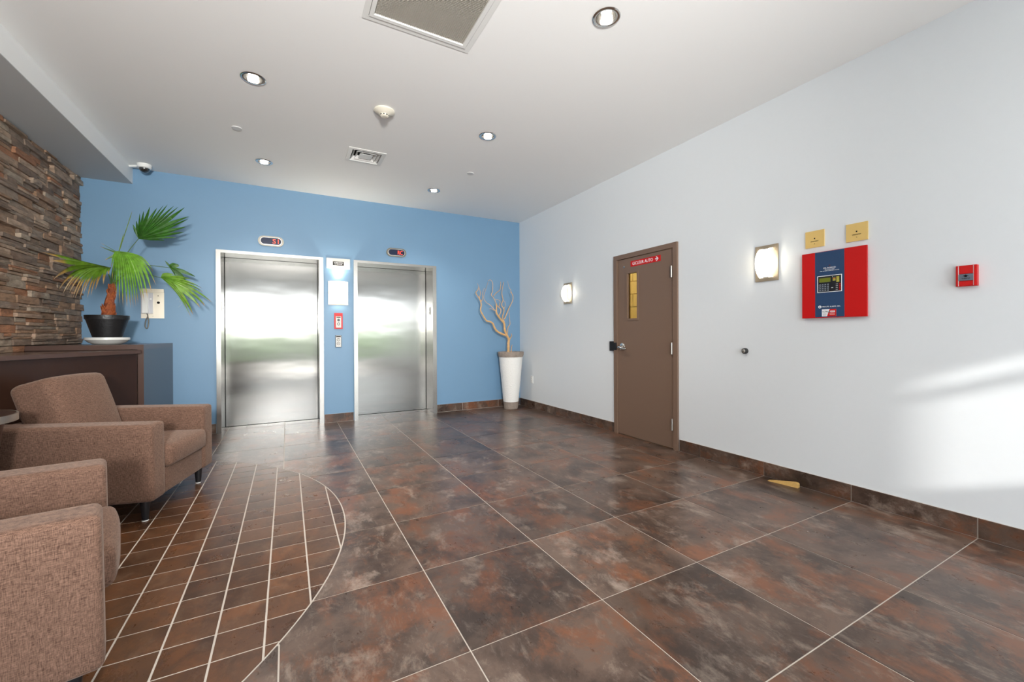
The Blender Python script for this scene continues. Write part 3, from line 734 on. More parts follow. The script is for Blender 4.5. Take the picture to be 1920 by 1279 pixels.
e = bmesh.new(); prism(e, [(-.006, .001), (.008, .001), (.001, .016)], .0010, .0014); obj('triangle_logo', e, M_pblack, st)
e = bmesh.new(); prism(e, [(-.002, .003), (.004, .003), (.001, .010)], .0014, .0017); obj('triangle_logo', e, M_print, st)
e = bmesh.new()
for k in range(3): bx(e, -.038, -.016, -.006-.006*k, -.004-.006*k, .0006, .0008)
tag(obj('fine_print', e, mat('grey_print', (.4, .4, .4), .5), st), kind='stuff')
e = bmesh.new()
for k in range(2): bx(e, .004, .036, -.016+.007*k, -.012+.007*k, .0010, .0012)
tag(obj('fine_print', e, mat('pale_red_print', (.75, .35, .32), .5), st), kind='stuff')
e = bmesh.new(); lathe(e, [(.006, 0), (.006, .006)], 16); kl = obj('key_lock', e, M_chrome, t); kl.matrix_local = Matrix(((0, 0, 1, W2), (1, 0, 0, .0), (0, 1, 0, 0), (0, 0, 0, 1))) @ Matrix.Translation((.062, -.015, 0))
# yellow plates
M_yp = mat('yellow_enamel_plate', (.72, .50, .17), .35)
for y, z, lab in ((1.6115, 1.826, 'pale yellow square plate above the left of the red alarm panel'), (1.3585, 1.822, 'pale yellow square plate above the right of the red alarm panel')):
    t = thing('wall_plate', lab, 'wall plate', matrix=wallR(y, z), group='yellow plates over the alarm panel')
    e = bmesh.new(); bx(e, -.0605, .0605, -.0600, .0600, 0, .010); obj('plate', e, M_yp, t, bevel=.006, seg=2)
    e = bmesh.new(); bx(e, -.004, .004, .000, .008, .010, .0108); obj('indicator_light', e, M_pblack, t)
    text('DERANGEMENT', .009, M_pblack, t, 0, -.016, .0104, width=.050)
    for zz in (-.034, .026):
        e = bmesh.new(); lathe(e, [(.0022, .010), (.0022, .0108)], 10, (0, zz)); obj('screw', e, (M_pblack if zz < 0 else M_yp), t)
# pull station
t = thing('pull_station', 'red manual fire pull station with grey arrow band', 'pull station', matrix=wallR(.842, 1.461))
e = bmesh.new(); bx(e, -.041, .041, -.058, .058, 0, .030); obj('housing', e, M_red, t, bevel=.004, seg=2)
for s in (-1, 1):
    e = bmesh.new(); bx(e, s*.034-.003, s*.034+.003, -.056, .056, .030, .036); obj('side_rib', e, M_red, t, bevel=.001, seg=1)
    e = bmesh.new(); bx(e, s*.0295-.001, s*.0295+.001, -.056, .056, .030, .0345); obj('side_line', e, M_print, t)
e = bmesh.new(); bx(e, -.028, .028, .012, .054, .030, .034); obj('upper_cover', e, M_red, t, bevel=.001, seg=1)
e = bmesh.new(); bx(e, -.028, .028, -.054, -.030, .030, .034); obj('lower_cover', e, M_red, t, bevel=.001, seg=1)
e = bmesh.new(); bx(e, -.028, .028, -.027, .009, .030, .0375); pb = obj('pull_band', e, mat('grey_pull_band', (.13, .15, .19), .4), t, bevel=.001, seg=1)
e = bmesh.new(); prism(e, [(-.013, -.003), (-.005, -.003), (-.005, -.008), (.005, -.008), (.005, -.003), (.013, -.003), (0, .006)], .0376, .0384); obj('arrow', e, M_pblack, pb)
text('TIREZ', .010, M_pblack, pb, 0, -.016, .0380, width=.034)
# door stop bumper
t = thing('door_bumper', 'round chrome door bumper with dark rubber ring on the right wall', 'door stop', matrix=wallR(2.136, 1.0))
e = bmesh.new(); lathe(e, [(.024, 0), (.025, .006), (.023, .022), (.017, .030)], 24); obj('rubber_ring', e, mat('dark_rubber', (.02, .02, .02), .6), t, smooth=True)
e = bmesh.new(); lathe(e, [(.016, .0301), (.014, .036), (.007, .040)], 24); obj('chrome_cap', e, M_nickel, t, smooth=True)
# low outlet by the vase
t = thing('wall_outlet', 'small white wall outlet low on the right wall near the vase', 'outlet', matrix=wallR(5.595, .447))
e = bmesh.new(); bx(e, -.036, .036, -.058, .058, 0, .006); obj('cover_plate', e, M_white, t, bevel=.003, seg=2)
e = bmesh.new(); bx(e, -.017, .017, -.034, .034, .006, .009); rc = obj('socket', e, M_white, t, bevel=.001, seg=1)
e = bmesh.new()
for zz in (-.018, .018):
    for s in (-1, 1): bx(e, s*.006-.0012, s*.006+.0012, zz-.004, zz+.004, .009, .0093)
tag(obj('slot', e, M_pblack, rc), kind='stuff')
# wooden wedge
e = bmesh.new(); p = [(0, 0), (.205, 0), (.205, .026), (.198, .033), (.180, .035), (.04, .009)]
a = [e.verts.new((x, -.018, z)) for x, z in p]; b = [e.verts.new((x, .018, z)) for x, z in p]
e.faces.new(a); e.faces.new(b[::-1])
for i in range(len(p)): j = (i+1) % len(p); e.faces.new((a[i], b[i], b[j], a[j]))
o = tag(obj('door_wedge', e, mat('pine_wood', (.62, .38, .12), .6, noise=.2, nscale=30), bevel=.001, seg=1), 'pale wooden door wedge lying by the right skirting', 'door wedge')
o.location = (3.292, 1.905, .0005); o.rotation_euler = (0, 0, math.atan2(-.185, .030))

# ================================================================ HANDSET STATION
t = thing('intercom_handset', 'beige steel intercom plate with hanging handset behind the palm', 'intercom', matrix=wallB(-1.314, 1.512))
M_sand = mat('satin_champagne_steel', (.66, .60, .50), .35, .6)
e = bmesh.new(); bx(e, -.100, .100, -.163, .163, 0, .006); obj('back_plate', e, M_sand, t, bevel=.001, seg=1)
e = bmesh.new(); bx(e, -.100, .100, .128, .163, .006, .020); obj('top_lip', e, M_sand, t, bevel=.004, seg=2)
e = bmesh.new(); bx(e, -.095, .006, -.112, .118, .006, .030); cr_ = obj('cradle', e, mat('pale_grey_plastic', (.55, .55, .58), .3), t, bevel=.004, seg=2)
e = bmesh.new(); bx(e, -.078, -.030, -.108, .112, .030, .060); obj('handset', e, M_white, t, bevel=.010, seg=3, smooth=True)
e = bmesh.new(); bx(e, -.018, -.004, .040, .058, .030, .033); obj('button', e, M_white, cr_)
e = bmesh.new(); lathe(e, [(.0135, .006), (.0135, .009)], 20, (.050, .012)); obj('key_lock', e, M_pblack, t)
e = bmesh.new(); lathe(e, [(.005, .006), (.005, .009)], 12, (.048, .088)); obj('microphone', e, M_pblack, t)
e = bmesh.new(); lathe(e, [(.0025, .006), (.0025, .008)], 10, (.002, -.140)); obj('screw', e, M_pblack, t)
P = smooth_pts([(-.048, -.112, .022), (-.040, -.140, .016), (-.058, -.190, .014), (-.064, -.250, .014), (-.054, -.276, .014), (-.040, -.262, .014), (-.034, -.190, .014), (-.040, -.145, .018)], 5)
e = bmesh.new(); tube(e, P, .0055, 8); obj('steel_cord', e, mat('armoured_cord', (.22, .2, .17), .3, 1, bump=.3, bscale=400), t, smooth=True)

# ================================================================ CEILING FITTINGS
def downlight(x, y, label, grp=None):
    t = thing('downlight', label, 'downlight', (x, y, ZC))
    e = bmesh.new(); lathe(e, [(.059, .0), (.079, -.0005), (.080, -.004), (.074, -.007), (.058, -.005), (.058, .003)], 32, cap=False); obj('trim_ring', e, M_chrome, t, smooth=True)
    e = bmesh.new(); lathe(e, [(.0595, -.003), (.0585, .02), (.052, .06), (.040, .085), (.0395, .095)], 32, cap=False); e.faces.new([v for v in e.verts if v.co.z > .094]); obj('reflector', e, M_chrome, t, smooth=True)
    e = bmesh.new(); bmesh.ops.create_uvsphere(e, u_segments=16, v_segments=10, radius=.030, matrix=Matrix.Translation((0, 0, .030)) @ Matrix.Diagonal((1, 1, .8, 1))); obj('bulb', e, M_bulb, t, smooth=True)
    ld = bpy.data.lights.new('downlight_lamp', 'SPOT'); ld.energy = 40; ld.color = (1, .9, .78); ld.spot_size = math.radians(115); ld.spot_blend = .8; ld.shadow_soft_size = .04
    lo = bpy.data.objects.new('downlight_lamp', ld); COL.objects.link(lo); lo.parent = t; lo.location = (0, 0, -.010)
    return t
for (x, y), lb in zip(LIGHTS, ('round recessed ceiling downlight nearest the stone wall, left of the smoke detector', 'round recessed ceiling downlight largest and nearest the camera, right of the ceiling grille', 'round recessed ceiling downlight right of the smoke detector', 'round recessed ceiling downlight left of the square air vent, near the left lift', 'round recessed ceiling downlight nearest the right lift door', 'round recessed ceiling downlight above the camera, outside the picture')):
    downlight(x, y, lb)
t = thing('smoke_detector', 'cream round smoke detector on the white ceiling', 'smoke detector', (.712, 3.505, ZC))
e = bmesh.new(); lathe(e, [(.081, -.0005), (.083, -.010), (.074, -.020), (.045, -.030), (.040, -.034)], 32); obj('base', e, M_cream, t, smooth=True)
e = bmesh.new(); lathe(e, [(.036, -.0342), (.034, -.046), (.026, -.052), (.016, -.053)], 28); hd = obj('sensor_head', e, M_cream, t, smooth=True)
for a in (-1.9, -1.2, -2.6, -.5, .4, 1.3, 2.2):
    e = bmesh.new(); bx(e, -.006, .006, -.0015, .0015, -.0035, .0035); s_ = obj('vent_slot', e, M_pblack, hd); s_.location = (.0352*math.cos(a), .0352*math.sin(a), -.041); s_.rotation_euler = (0, 0, a+math.pi/2)
for (x, y), lb in (((-.383, 4.404), 'small white sprinkler cover plate on the ceiling above the left lift'), ((1.847, 4.40), 'small white sprinkler cover plate on the ceiling to the right')):
    e = bmesh.new(); lathe(e, [(.040, -.0005), (.040, -.004), (.037, -.007), (.0, -.007001)][:3], 28); o = tag(obj('sprinkler_cover', e, M_white, smooth=True, angle=30), lb, 'sprinkler', 'sprinkler covers'); o.location = (x, y, ZC)
    o.data.materials[0] = mat('sprinkler_white', (.66, .66, .66), .5)
# square diffuser
t = thing('air_diffuser', 'square white four way air vent on the ceiling before the lifts', 'air vent', (.7195, 4.4925, ZC))
M_vw = mat('vent_white_enamel', (.72, .72, .70), .4)
def sq_ring(e, r0, z0, r1, z1, w=None):
    a = [e.verts.new((sx*r0, sy*r0*.97, z0)) for sx, sy in ((-1, -1), (1, -1), (1, 1), (-1, 1))]; b = [e.verts.new((sx*r1, sy*r1*.97, z1)) for sx, sy in ((-1, -1), (1, -1), (1, 1), (-1, 1))]
    for i in range(4): j = (i+1) % 4; e.faces.new((a[i], a[j], b[j], b[i]))
e = bmesh.new(); sq_ring(e, .178, -.001, .178, -.006); sq_ring(e, .178, -.006, .140, -.008); sq_ring(e, .140, -.008, .138, .03); sq_ring(e, .138, .03, .160, .03); obj('outer_frame', e, M_vw, t)
for r0, r1, z0, z1 in ((.130, .105, -.004, .028), (.098, .072, -.004, .028)):
    e = bmesh.new(); sq_ring(e, r0, z0, r1, z1); sq_ring(e, r0, z0+.0025, r1-.001, z1+.0025); sq_ring(e, r0, z0, r0, z0+.0025); obj('louvre', e, M_vw, t)
e = bmesh.new(); bx(e, -.062, .062, -.060, .060, -.004, -.001); obj('centre_plate', e, M_vw, t, bevel=.001, seg=1)
e = bmesh.new()
for s in (-1, 1): bx(e, s*.045-.002, s*.045+.002, -.128, .128, .001, .006)
tag(obj('brace', e, M_vw, t), kind='stuff')
e = bmesh.new(); bx(e, -.165, .165, -.158, .158, .16, .17)
for s in (-1, 1): bx(e, s*.166-.002, s*.166+.002, -.158, .158, .0, .165); bx(e, -.165, .165, s*.158-.002, s*.158+.002, 0, .165)
obj('duct_box', e, M_dark, t)
# large return grille
t = thing('return_grille', 'large framed ceiling return grille with fine beige mesh', 'ceiling grille', (.72, 1.90, ZC))
e = bmesh.new()
def rect_ring(e, x0, y0, x1, y1, z0, z1):   # outer half sizes x0,y0 inner x1,y1
    for a, b, c_, d in ((-x0, x0, -y0, -y1), (-x0, x0, y1, y0), (-x0, -x1, -y1, y1), (x1, x0, -y1, y1)): bx(e, a, b, c_, d, z0, z1)
rect_ring(e, .330, .636, .298, .604, -.003, -.0003); obj('outer_flange', e, M_vw, t)
e = bmesh.new(); rect_ring(e, .2955, .6015, .272, .578, -.006, .02); obj('inner_frame', e, M_vw, t, bevel=.001, seg=1)
e = bmesh.new(); rect_ring(e, .298, .604, .2955, .6015, .0, .004); obj('shadow_gap', e, M_dark, t)
e = bmesh.new(); n = 48
for k in range(n): x = -.272+.544*(k+.5)/n; bx(e, x-.0012, x+.0012, -.578, .578, .002, .014)
for k in range(100): y = -.578+1.156*(k+.5)/100; bx(e, -.272, .272, y-.0012, y+.0012, .003, .013)
tag(obj('mesh_core', e, mat('beige_eggcrate', (.36, .335, .29), .5), t), kind='stuff')
e = bmesh.new(); bx(e, -.30, .30, -.606, .606, .028, .034); obj('backing', e, mat('grille_filter', (.22, .20, .17), .8), t)
# dome camera
t = thing('dome_camera', 'white dome security camera in the ceiling corner by the soffit', 'camera', (-1.338, 5.80, ZC))
e = bmesh.new(); lathe(e, [(.062, -.0005), (.064, -.012), (.060, -.036), (.050, -.044)], 28); obj('housing', e, M_white, t, smooth=True)
e = bmesh.new(); lathe(e, [(.047, -.0441), (.045, -.058), (.036, -.072), (.020, -.083), (.006, -.087)], 24); obj('dome', e, mat('smoked_dome', (.02, .02, .02), .06, coat=1), t, smooth=True)
e = bmesh.new(); tube(e, [(-.055, .02, -.018), (-.138, .06, -.018)], .012, 10); obj('conduit', e, M_white, t, smooth=True)

# ================================================================ CONSOLES
dx, dy = -.3795, -.925
A = (-1.150, 4.845); Bp = (-1.868, 3.095)
t = thing('reception_counter', 'long dark walnut angled counter behind the armchairs', 'counter', (-1.6, 4.2, 0))
c0 = (-1.6, 4.2)
def rel(P): return [(x-c0[0], y-c0[1]) for x, y in P]
top = [A, (-1.868, 4.883), Bp][::-1]
e = bmesh.new(); prism(e, rel([(-1.864, 3.105), (-1.150, 4.845), (-1.160, 4.884), (-1.864, 4.884)]), .995, 1.025); obj('counter_top', e, M_lamedge, t, bevel=.0015, seg=1)
e = bmesh.new(); prism(e, rel([(-1.864, 3.17), (-1.177, 4.840), (-1.185, 4.880), (-1.864, 4.880)]), .0, .9948); obj('body', e, M_lam, t)
t = thing('side_console', 'dark walnut box console under the palm, against the blue wall', 'console', (-1.5, 5.43, 0))
e = bmesh.new(); bx(e, -.413, .359, 4.889-5.43, 5.974-5.43, 1.030, 1.072); obj('top_slab', e, M_lamedge, t, bevel=.0015, seg=1)
e = bmesh.new(); bx(e, .317, .359, 4.889-5.43, 5.974-5.43, 0, 1.0298); obj('end_panel', e, M_lam2, t, bevel=.0015, seg=1)
e = bmesh.new(); bx(e, -.413, .3165, 4.93-5.43, 5.974-5.43, 0, 1.0298); obj('body', e, M_lam, t)
e = bmesh.new(); bx(e, .317, .3590, 4.8875-5.43, 4.8889-5.43, 0, 1.0715); bx(e, -.413, .317, 4.8875-5.43, 4.8889-5.43, 1.030, 1.0715); obj('edge_band', e, M_lamedge, t)

# ================================================================ TABLE
t = thing('side_table', 'small round dark side table with metal rim between the armchairs', 'table', (-1.52, 3.098, 0))
e = bmesh.new(); lathe(e, [(.268, .712), (.2715, .716), (.2715, .742), (.268, .745)], 64); obj('table_top', e, M_lam, t, smooth=True)
e = bmesh.new(); lathe(e, [(.2718, .709), (.280, .710), (.280, .7455), (.2718, .7465)], 64, cap=False); obj('metal_rim', e, mat('brushed_rim', (.62, .56, .48), .35, 1), t, smooth=True)
e = bmesh.new(); lathe(e, [(.130, .0), (.150, .02), (.225, .66), (.235, .7085)], 48); obj('cone_base', e, mat('dark_mahogany', (.05, .015, .008), .35), t, smooth=True)

# ================================================================ ARMCHAIRS (local x: forward, y: across, z: up; origin at the centre of the footprint)
def bulge(bm, axis, amt, c, hx, hy, hz):
    for v in bm.verts:
        q = v.co-Vector(c); a = max(0, 1-(q.x/hx)**2); b = max(0, 1-(q.y/hy)**2); d = max(0, 1-(q.z/hz)**2)
        if axis == 'z': v.co.z += amt*a*b*(1 if q.z > 0 else -.3)
        if axis == 'x': v.co.x += amt*b*d*(1 if q.x > 0 else 0)
def soft(x0, x1, y0, y1, z0, z1, bev, cuts=6, seg=3):
    bm = bmesh.new(); bx(bm, x0, x1, y0, y1, z0, z1)
    bmesh.ops.bevel(bm, geom=list(bm.edges), offset=bev, segments=seg, affect='EDGES', profile=.5)
    bmesh.ops.subdivide_edges(bm, edges=[e for e in bm.edges if e.calc_length() > .1], cuts=cuts, use_grid_fill=True)
    return bm
def armchair(label):
    t = thing('armchair', label, 'armchair', group='brown fabric armchairs')
    HW, HD = .425, .42
    # arms: taller at the back, narrower at the foot
    for s in (-1, 1):
        y0, y1 = (-HW, -HW+.165) if s < 0 else (HW-.165, HW)
        bm = soft(-HD, HD, y0, y1, .13, .605, .022, 5)
        for v in bm.verts:
            if v.co.z > .4: v.co.z += .022*(HD-v.co.x)/(2*HD)*((v.co.z-.4)/.2)
            k = (.605-v.co.z)/.475
            if abs(v.co.y) > HW-.08: v.co.y -= s*.012*max(0, k)
            if v.co.x > HD-.08: v.co.x -= .006*(1-k)
        obj('arm', bm, M_fab, t, smooth=True, angle=60)
        pts = [(HD-.021, s*(HW-.0035)-0*s, .15), (HD-.021, s*(HW-.003), .35), (HD-.024, s*(HW-.004), .592)]
    bm = soft(-HD+.012, HD-.012, -HW+.166, HW-.166, .132, .298, .014, 3); obj('seat_base', bm, M_fab, t, smooth=True, angle=60)
    bm = soft(-.17, HD+.022, -HW+.170, HW-.170, .299, .440, .030, 7)
    bulge(bm, 'z', .018, (.12, 0, .37), .32, .26, .08); bulge(bm, 'x', .020, (.12, 0, .37), .4, .26, .075)
    obj('seat_cushion', bm, M_fab, t, smooth=True, angle=60)
    bm = soft(-HD+.014, -HD+.15, -HW+.168, HW-.168, .30, .62, .03, 4); obj('back_frame', bm, M_fab, t, smooth=True, angle=60)
    # leaning back cushion
    bm = soft(-.11, .11, -.252, .252, -.235, .235, .045, 7, 4)
    bulge(bm, 'x', .03, (0, 0, 0), .12, .26, .25)
    for v in bm.verts: v.co.z += .010*(1-(v.co.y/.26)**2) if v.co.z > .15 else 0
    R = Matrix.Translation((-.235, 0, .640)) @ Matrix.Rotation(math.radians(-17), 4, 'Y')
    for v in bm.verts: v.co = R @ v.co
    obj('back_cushion', bm, M_fab, t, smooth=True, angle=60)
    for sx in (-1, 1):
        for sy in (-1, 1):
            e = bmesh.new(); lathe(e, [(.016, 0), (.017, .004), (.027, .1315)], 16, (sx*(HD-.075), sy*(HW-.080))); lg = obj('leg', e, M_black, t, smooth=True)
            e = bmesh.new(); lathe(e, [(.0175, 0.0002), (.0175, .006)], 16, (sx*(HD-.075), sy*(HW-.080))); obj('foot_glide', e, M_white, lg)
    return t
def put(t, N, w, f):     # N: near outer front foot corner, w: across, f: forward
    c = Vector(N)+Vector(w)*.425-Vector(f)*.42
    t.location = (c.x, c.y, 0); t.rotation_euler = (0, 0, math.atan2(f[1], f[0]))
ch1 = armchair('brown fabric armchair beyond the table, facing the lobby, back cushion visible')
put(ch1, (-.728, 3.262), (.238, .971), (.971, -.238))
ch2 = copy_tree(ch1); ch2['label'] = 'nearest brown fabric armchair, cut by the lower left corner of the picture'
put(ch2, (-.488, 1.688), (-.26, .966), (.966, .26))

# ================================================================ PALM
t = thing('potted_palm', 'green fan palm with shaggy red brown trunk in black pot', 'plant', (-1.50, 5.30, 1.0725))
org = Vector((-1.50, 5.30, 1.0725))
e = bmesh.new(); lathe(e, [(.100, .068), (.105, .071), (.150, .235), (.157, .236), (.159, .274), (.150, .275), (.147, .240), (.135, .238)], 48); pot = obj('pot', e, mat('ribbed_black_plastic', (.010, .010, .011), .4, bump=.2, bscale=60), t, smooth=True)
e = bmesh.new(); lathe(e, [(.146, .2385), (.05, .25), (.02, .262)], 24); obj('soil', e, mat('soil', (.03, .018, .012), .9, noise=.4, nscale=60), t)
sa = thing('saucer', 'white glazed round saucer under the black palm pot', 'saucer', (-1.50, 5.30, 1.0725))
e = bmesh.new(); lathe(e, [(.085, 0), (.105, .004), (.135, .022), (.152, .040), (.160, .043), (.160, .066), (.152, .067), (.148, .047), (.10, .046)], 48); obj('bowl', e, mat('white_glaze', (.78, .78, .75), .15, coat=.5), sa, smooth=True)
e = bmesh.new(); rp = random.Random(5)
tr_pts = smooth_pts([(0, 0, .24), (.006, 0, .32), (.018, 0, .42), (.030, 0, .50), (.032, 0, .575)], 5); tr_r = [.054-.038*(k/(len(tr_pts)-1))**.9 for k in range(len(tr_pts))]
tube(e, tr_pts, tr_r, 14); M_trunk = mat('palm_trunk_fibre', (.20, .045, .015), .8, noise=.6, nscale=45, bump=.8, bscale=70)
tk = obj('trunk', e, M_trunk, t, smooth=True)
e = bmesh.new()
for k in range(64):
    u = rp.random()*.93; idx = min(len(tr_pts)-2, int(u*(len(tr_pts)-1))); c_ = tr_pts[idx]; r_ = tr_r[idx]; a = rp.uniform(0, 2*math.pi)
    n_ = Vector((math.cos(a), math.sin(a), 0)); s_ = Vector((-math.sin(a), math.cos(a), 0)); w_ = r_*.55; h_ = rp.uniform(.03, .06)*(1-.4*u)
    p = [c_+n_*r_*.9-s_*w_+Vector((0, 0, -.012)), c_+n_*r_*.9+s_*w_+Vector((0, 0, -.012)), c_+n_*(r_+.008)+s_*w_*.5+Vector((0, 0, h_*.5)), c_+n_*(r_+rp.uniform(.006, .022)*(1-.5*u))+Vector((0, 0, h_)), c_+n_*(r_+.008)-s_*w_*.5+Vector((0, 0, h_*.5))]
    v = [e.verts.new(q) for q in p]; e.faces.new(v)
    v2 = [e.verts.new(q-n_*.004) for q in p]; e.faces.new(v2[::-1])
    for i in range(5): j = (i+1) % 5; e.faces.new((v[i], v2[i], v2[j], v[j]))
tag(obj('trunk_scales', e, mat('rust_husk', (.30, .075, .02), .7, noise=.5, nscale=50), t), kind='stuff')
def leaf_mat(name, base, base2, brown):
    m, nt, b = NT(name); N = nt.nodes; L = nt.links
    at_ = N.new('ShaderNodeAttribute'); at_.attribute_name = 'along'
    cr = N.new('ShaderNodeValToRGB'); L.new(at_.outputs['Fac'], cr.inputs[0]); E_ = cr.color_ramp
    E_.elements[0].color = (*base2, 1); E_.elements[0].position = 0; E_.elements[1].color = (*base, 1); E_.elements[1].position = .35
    if brown > 0:
        q = E_.elements.new(1-.30*brown-.06); q.color = (*base, 1); q = E_.elements.new(1-.26*brown); q.color = (.42, .26, .07, 1); q = E_.elements.new(.99); q.color = (.50, .34, .20, 1)
    tc = N.new('ShaderNodeTexCoord'); n = N.new('ShaderNodeTexNoise'); n.inputs['Scale'].default_value = 25; L.new(tc.outputs['Object'], n.inputs['Vector'])
    hs = N.new('ShaderNodeHueSaturation'); r = N.new('ShaderNodeMapRange'); r.inputs[1].default_value = .3; r.inputs[2].default_value = .7; r.inputs[3].default_value = .75; r.inputs[4].default_value = 1.3
    L.new(n.outputs['Fac'], r.inputs[0]); L.new(r.outputs[0], hs.inputs['Value']); L.new(cr.outputs[0], hs.inputs['Color']); L.new(hs.outputs[0], b.inputs['Base Color'])
    b.inputs['Roughness'].default_value = .42
    tl_ = N.new('ShaderNodeBsdfTranslucent'); L.new(hs.outputs[0], tl_.inputs['Color']); ms = N.new('ShaderNodeMixShader'); ms.inputs[0].default_value = .3
    L.new(b.outputs[0], ms.inputs[1]); L.new(tl_.outputs[0], ms.inputs[2]); L.new(ms.outputs[0], N['Material Output'].inputs['Surface'])
    return m
PALM = [{'pet': [(-1.467, 5.3, 1.637), (-1.414, 5.28, 1.81), (-1.346, 5.3, 1.969), (-1.278, 5.33, 2.104)], 'tips': [(-1.317, 5.32, 2.24), (-1.287, 5.3, 2.273), (-1.26, 5.3, 2.352), (-1.23, 5.3, 2.378), (-1.182, 5.3, 2.428), (-1.131, 5.32, 2.428), (-1.084, 5.33, 2.462), (-1.054, 5.35, 2.481), (-1.008, 5.37, 2.478), (-0.976, 5.39, 2.478), (-0.928, 5.42, 2.488), (-0.897, 5.44, 2.402), (-0.902, 5.45, 2.378), (-0.927, 5.46, 2.292), (-0.938, 5.46, 2.236), (-1.004, 5.45, 2.169), (-1.097, 5.44, 2.131)], 'droop': 0.0, 'join': 0.62, 'brown': 0}, {'pet': [(-1.465, 5.3, 1.637), (-1.444, 5.25, 1.745), (-1.41, 5.2, 1.863), (-1.378, 5.17, 1.944)], 'tips': [(-1.416, 5.1, 1.772), (-1.398, 5.06, 1.665), (-1.381, 5.05, 1.563), (-1.366, 5.04, 1.489), (-1.34, 5.03, 1.446), (-1.315, 5.02, 1.417), (-1.286, 5.02, 1.41), (-1.262, 5.02, 1.403), (-1.242, 5.02, 1.408), (-1.223, 5.02, 1.415), (-1.21, 5.03, 1.432), (-1.189, 5.04, 1.478), (-1.172, 5.05, 1.456), (-1.151, 5.07, 1.499), (-1.13, 5.1, 1.567), (-1.106, 5.14, 1.638), (-1.137, 5.2, 1.77)], 'droop': 0.16, 'join': 0.62, 'brown': 0.25}, {'pet': [(-1.47, 5.3, 1.636), (-1.47, 5.27, 1.698), (-1.477, 5.25, 1.748), (-1.455, 5.23, 1.795)], 'tips': [(-1.774, 4.85, 1.844), (-1.738, 4.9, 1.785), (-1.752, 4.98, 1.635), (-1.755, 5.08, 1.554), (-1.725, 5.07, 1.521), (-1.702, 5.06, 1.538), (-1.679, 5.05, 1.522), (-1.656, 5.05, 1.482), (-1.642, 5.05, 1.479), (-1.615, 5.06, 1.473), (-1.59, 5.06, 1.526), (-1.568, 5.07, 1.489), (-1.548, 5.08, 1.513), (-1.524, 5.1, 1.567), (-1.475, 5.12, 1.622), (-1.449, 5.15, 1.719)], 'droop': 0.13, 'join': 0.58, 'brown': 1}, {'pet': [(-1.458, 5.3, 1.637), (-1.347, 5.3, 1.758), (-1.221, 5.32, 1.759), (-1.112, 5.34, 1.735)], 'tips': [(-1.009, 5.36, 1.773), (-0.865, 5.38, 1.733), (-0.778, 5.4, 1.644), (-0.773, 5.4, 1.605), (-0.701, 5.42, 1.504), (-0.758, 5.4, 1.461), (-0.798, 5.38, 1.445), (-0.852, 5.34, 1.364), (-0.869, 5.33, 1.337), (-0.888, 5.32, 1.35), (-0.891, 5.31, 1.426), (-0.924, 5.3, 1.532)], 'droop': 0.05, 'join': 0.5, 'brown': 0.3}, {'pet': [(-1.461, 5.3, 1.641), (-1.359, 5.35, 1.825), (-1.21, 5.4, 1.858), (-1.06, 5.45, 1.852)], 'tips': [(-0.999, 5.5, 1.897), (-0.857, 5.5, 1.78), (-0.929, 5.48, 1.665), (-0.907, 5.47, 1.402), (-0.934, 5.45, 1.74), (-1.085, 5.44, 1.909)], 'droop': 0.03, 'join': 0.6, 'brown': 0}, {'pet': [(-1.465, 5.3, 1.64), (-1.447, 5.3, 1.763), (-1.423, 5.3, 1.884), (-1.417, 5.3, 1.957)], 'tips': [(-1.316, 5.3, 2.369), (-1.384, 5.31, 2.142)], 'droop': 0, 'join': 0.3, 'brown': 0.1}, {'pet': [(-1.469, 5.3, 1.64), (-1.476, 5.34, 1.755), (-1.458, 5.38, 1.919), (-1.445, 5.4, 1.962)], 'tips': [(-1.582, 5.42, 2.054), (-1.589, 5.43, 2.019), (-1.54, 5.38, 1.882)], 'droop': 0.0, 'join': 0.2, 'brown': 0.6}]
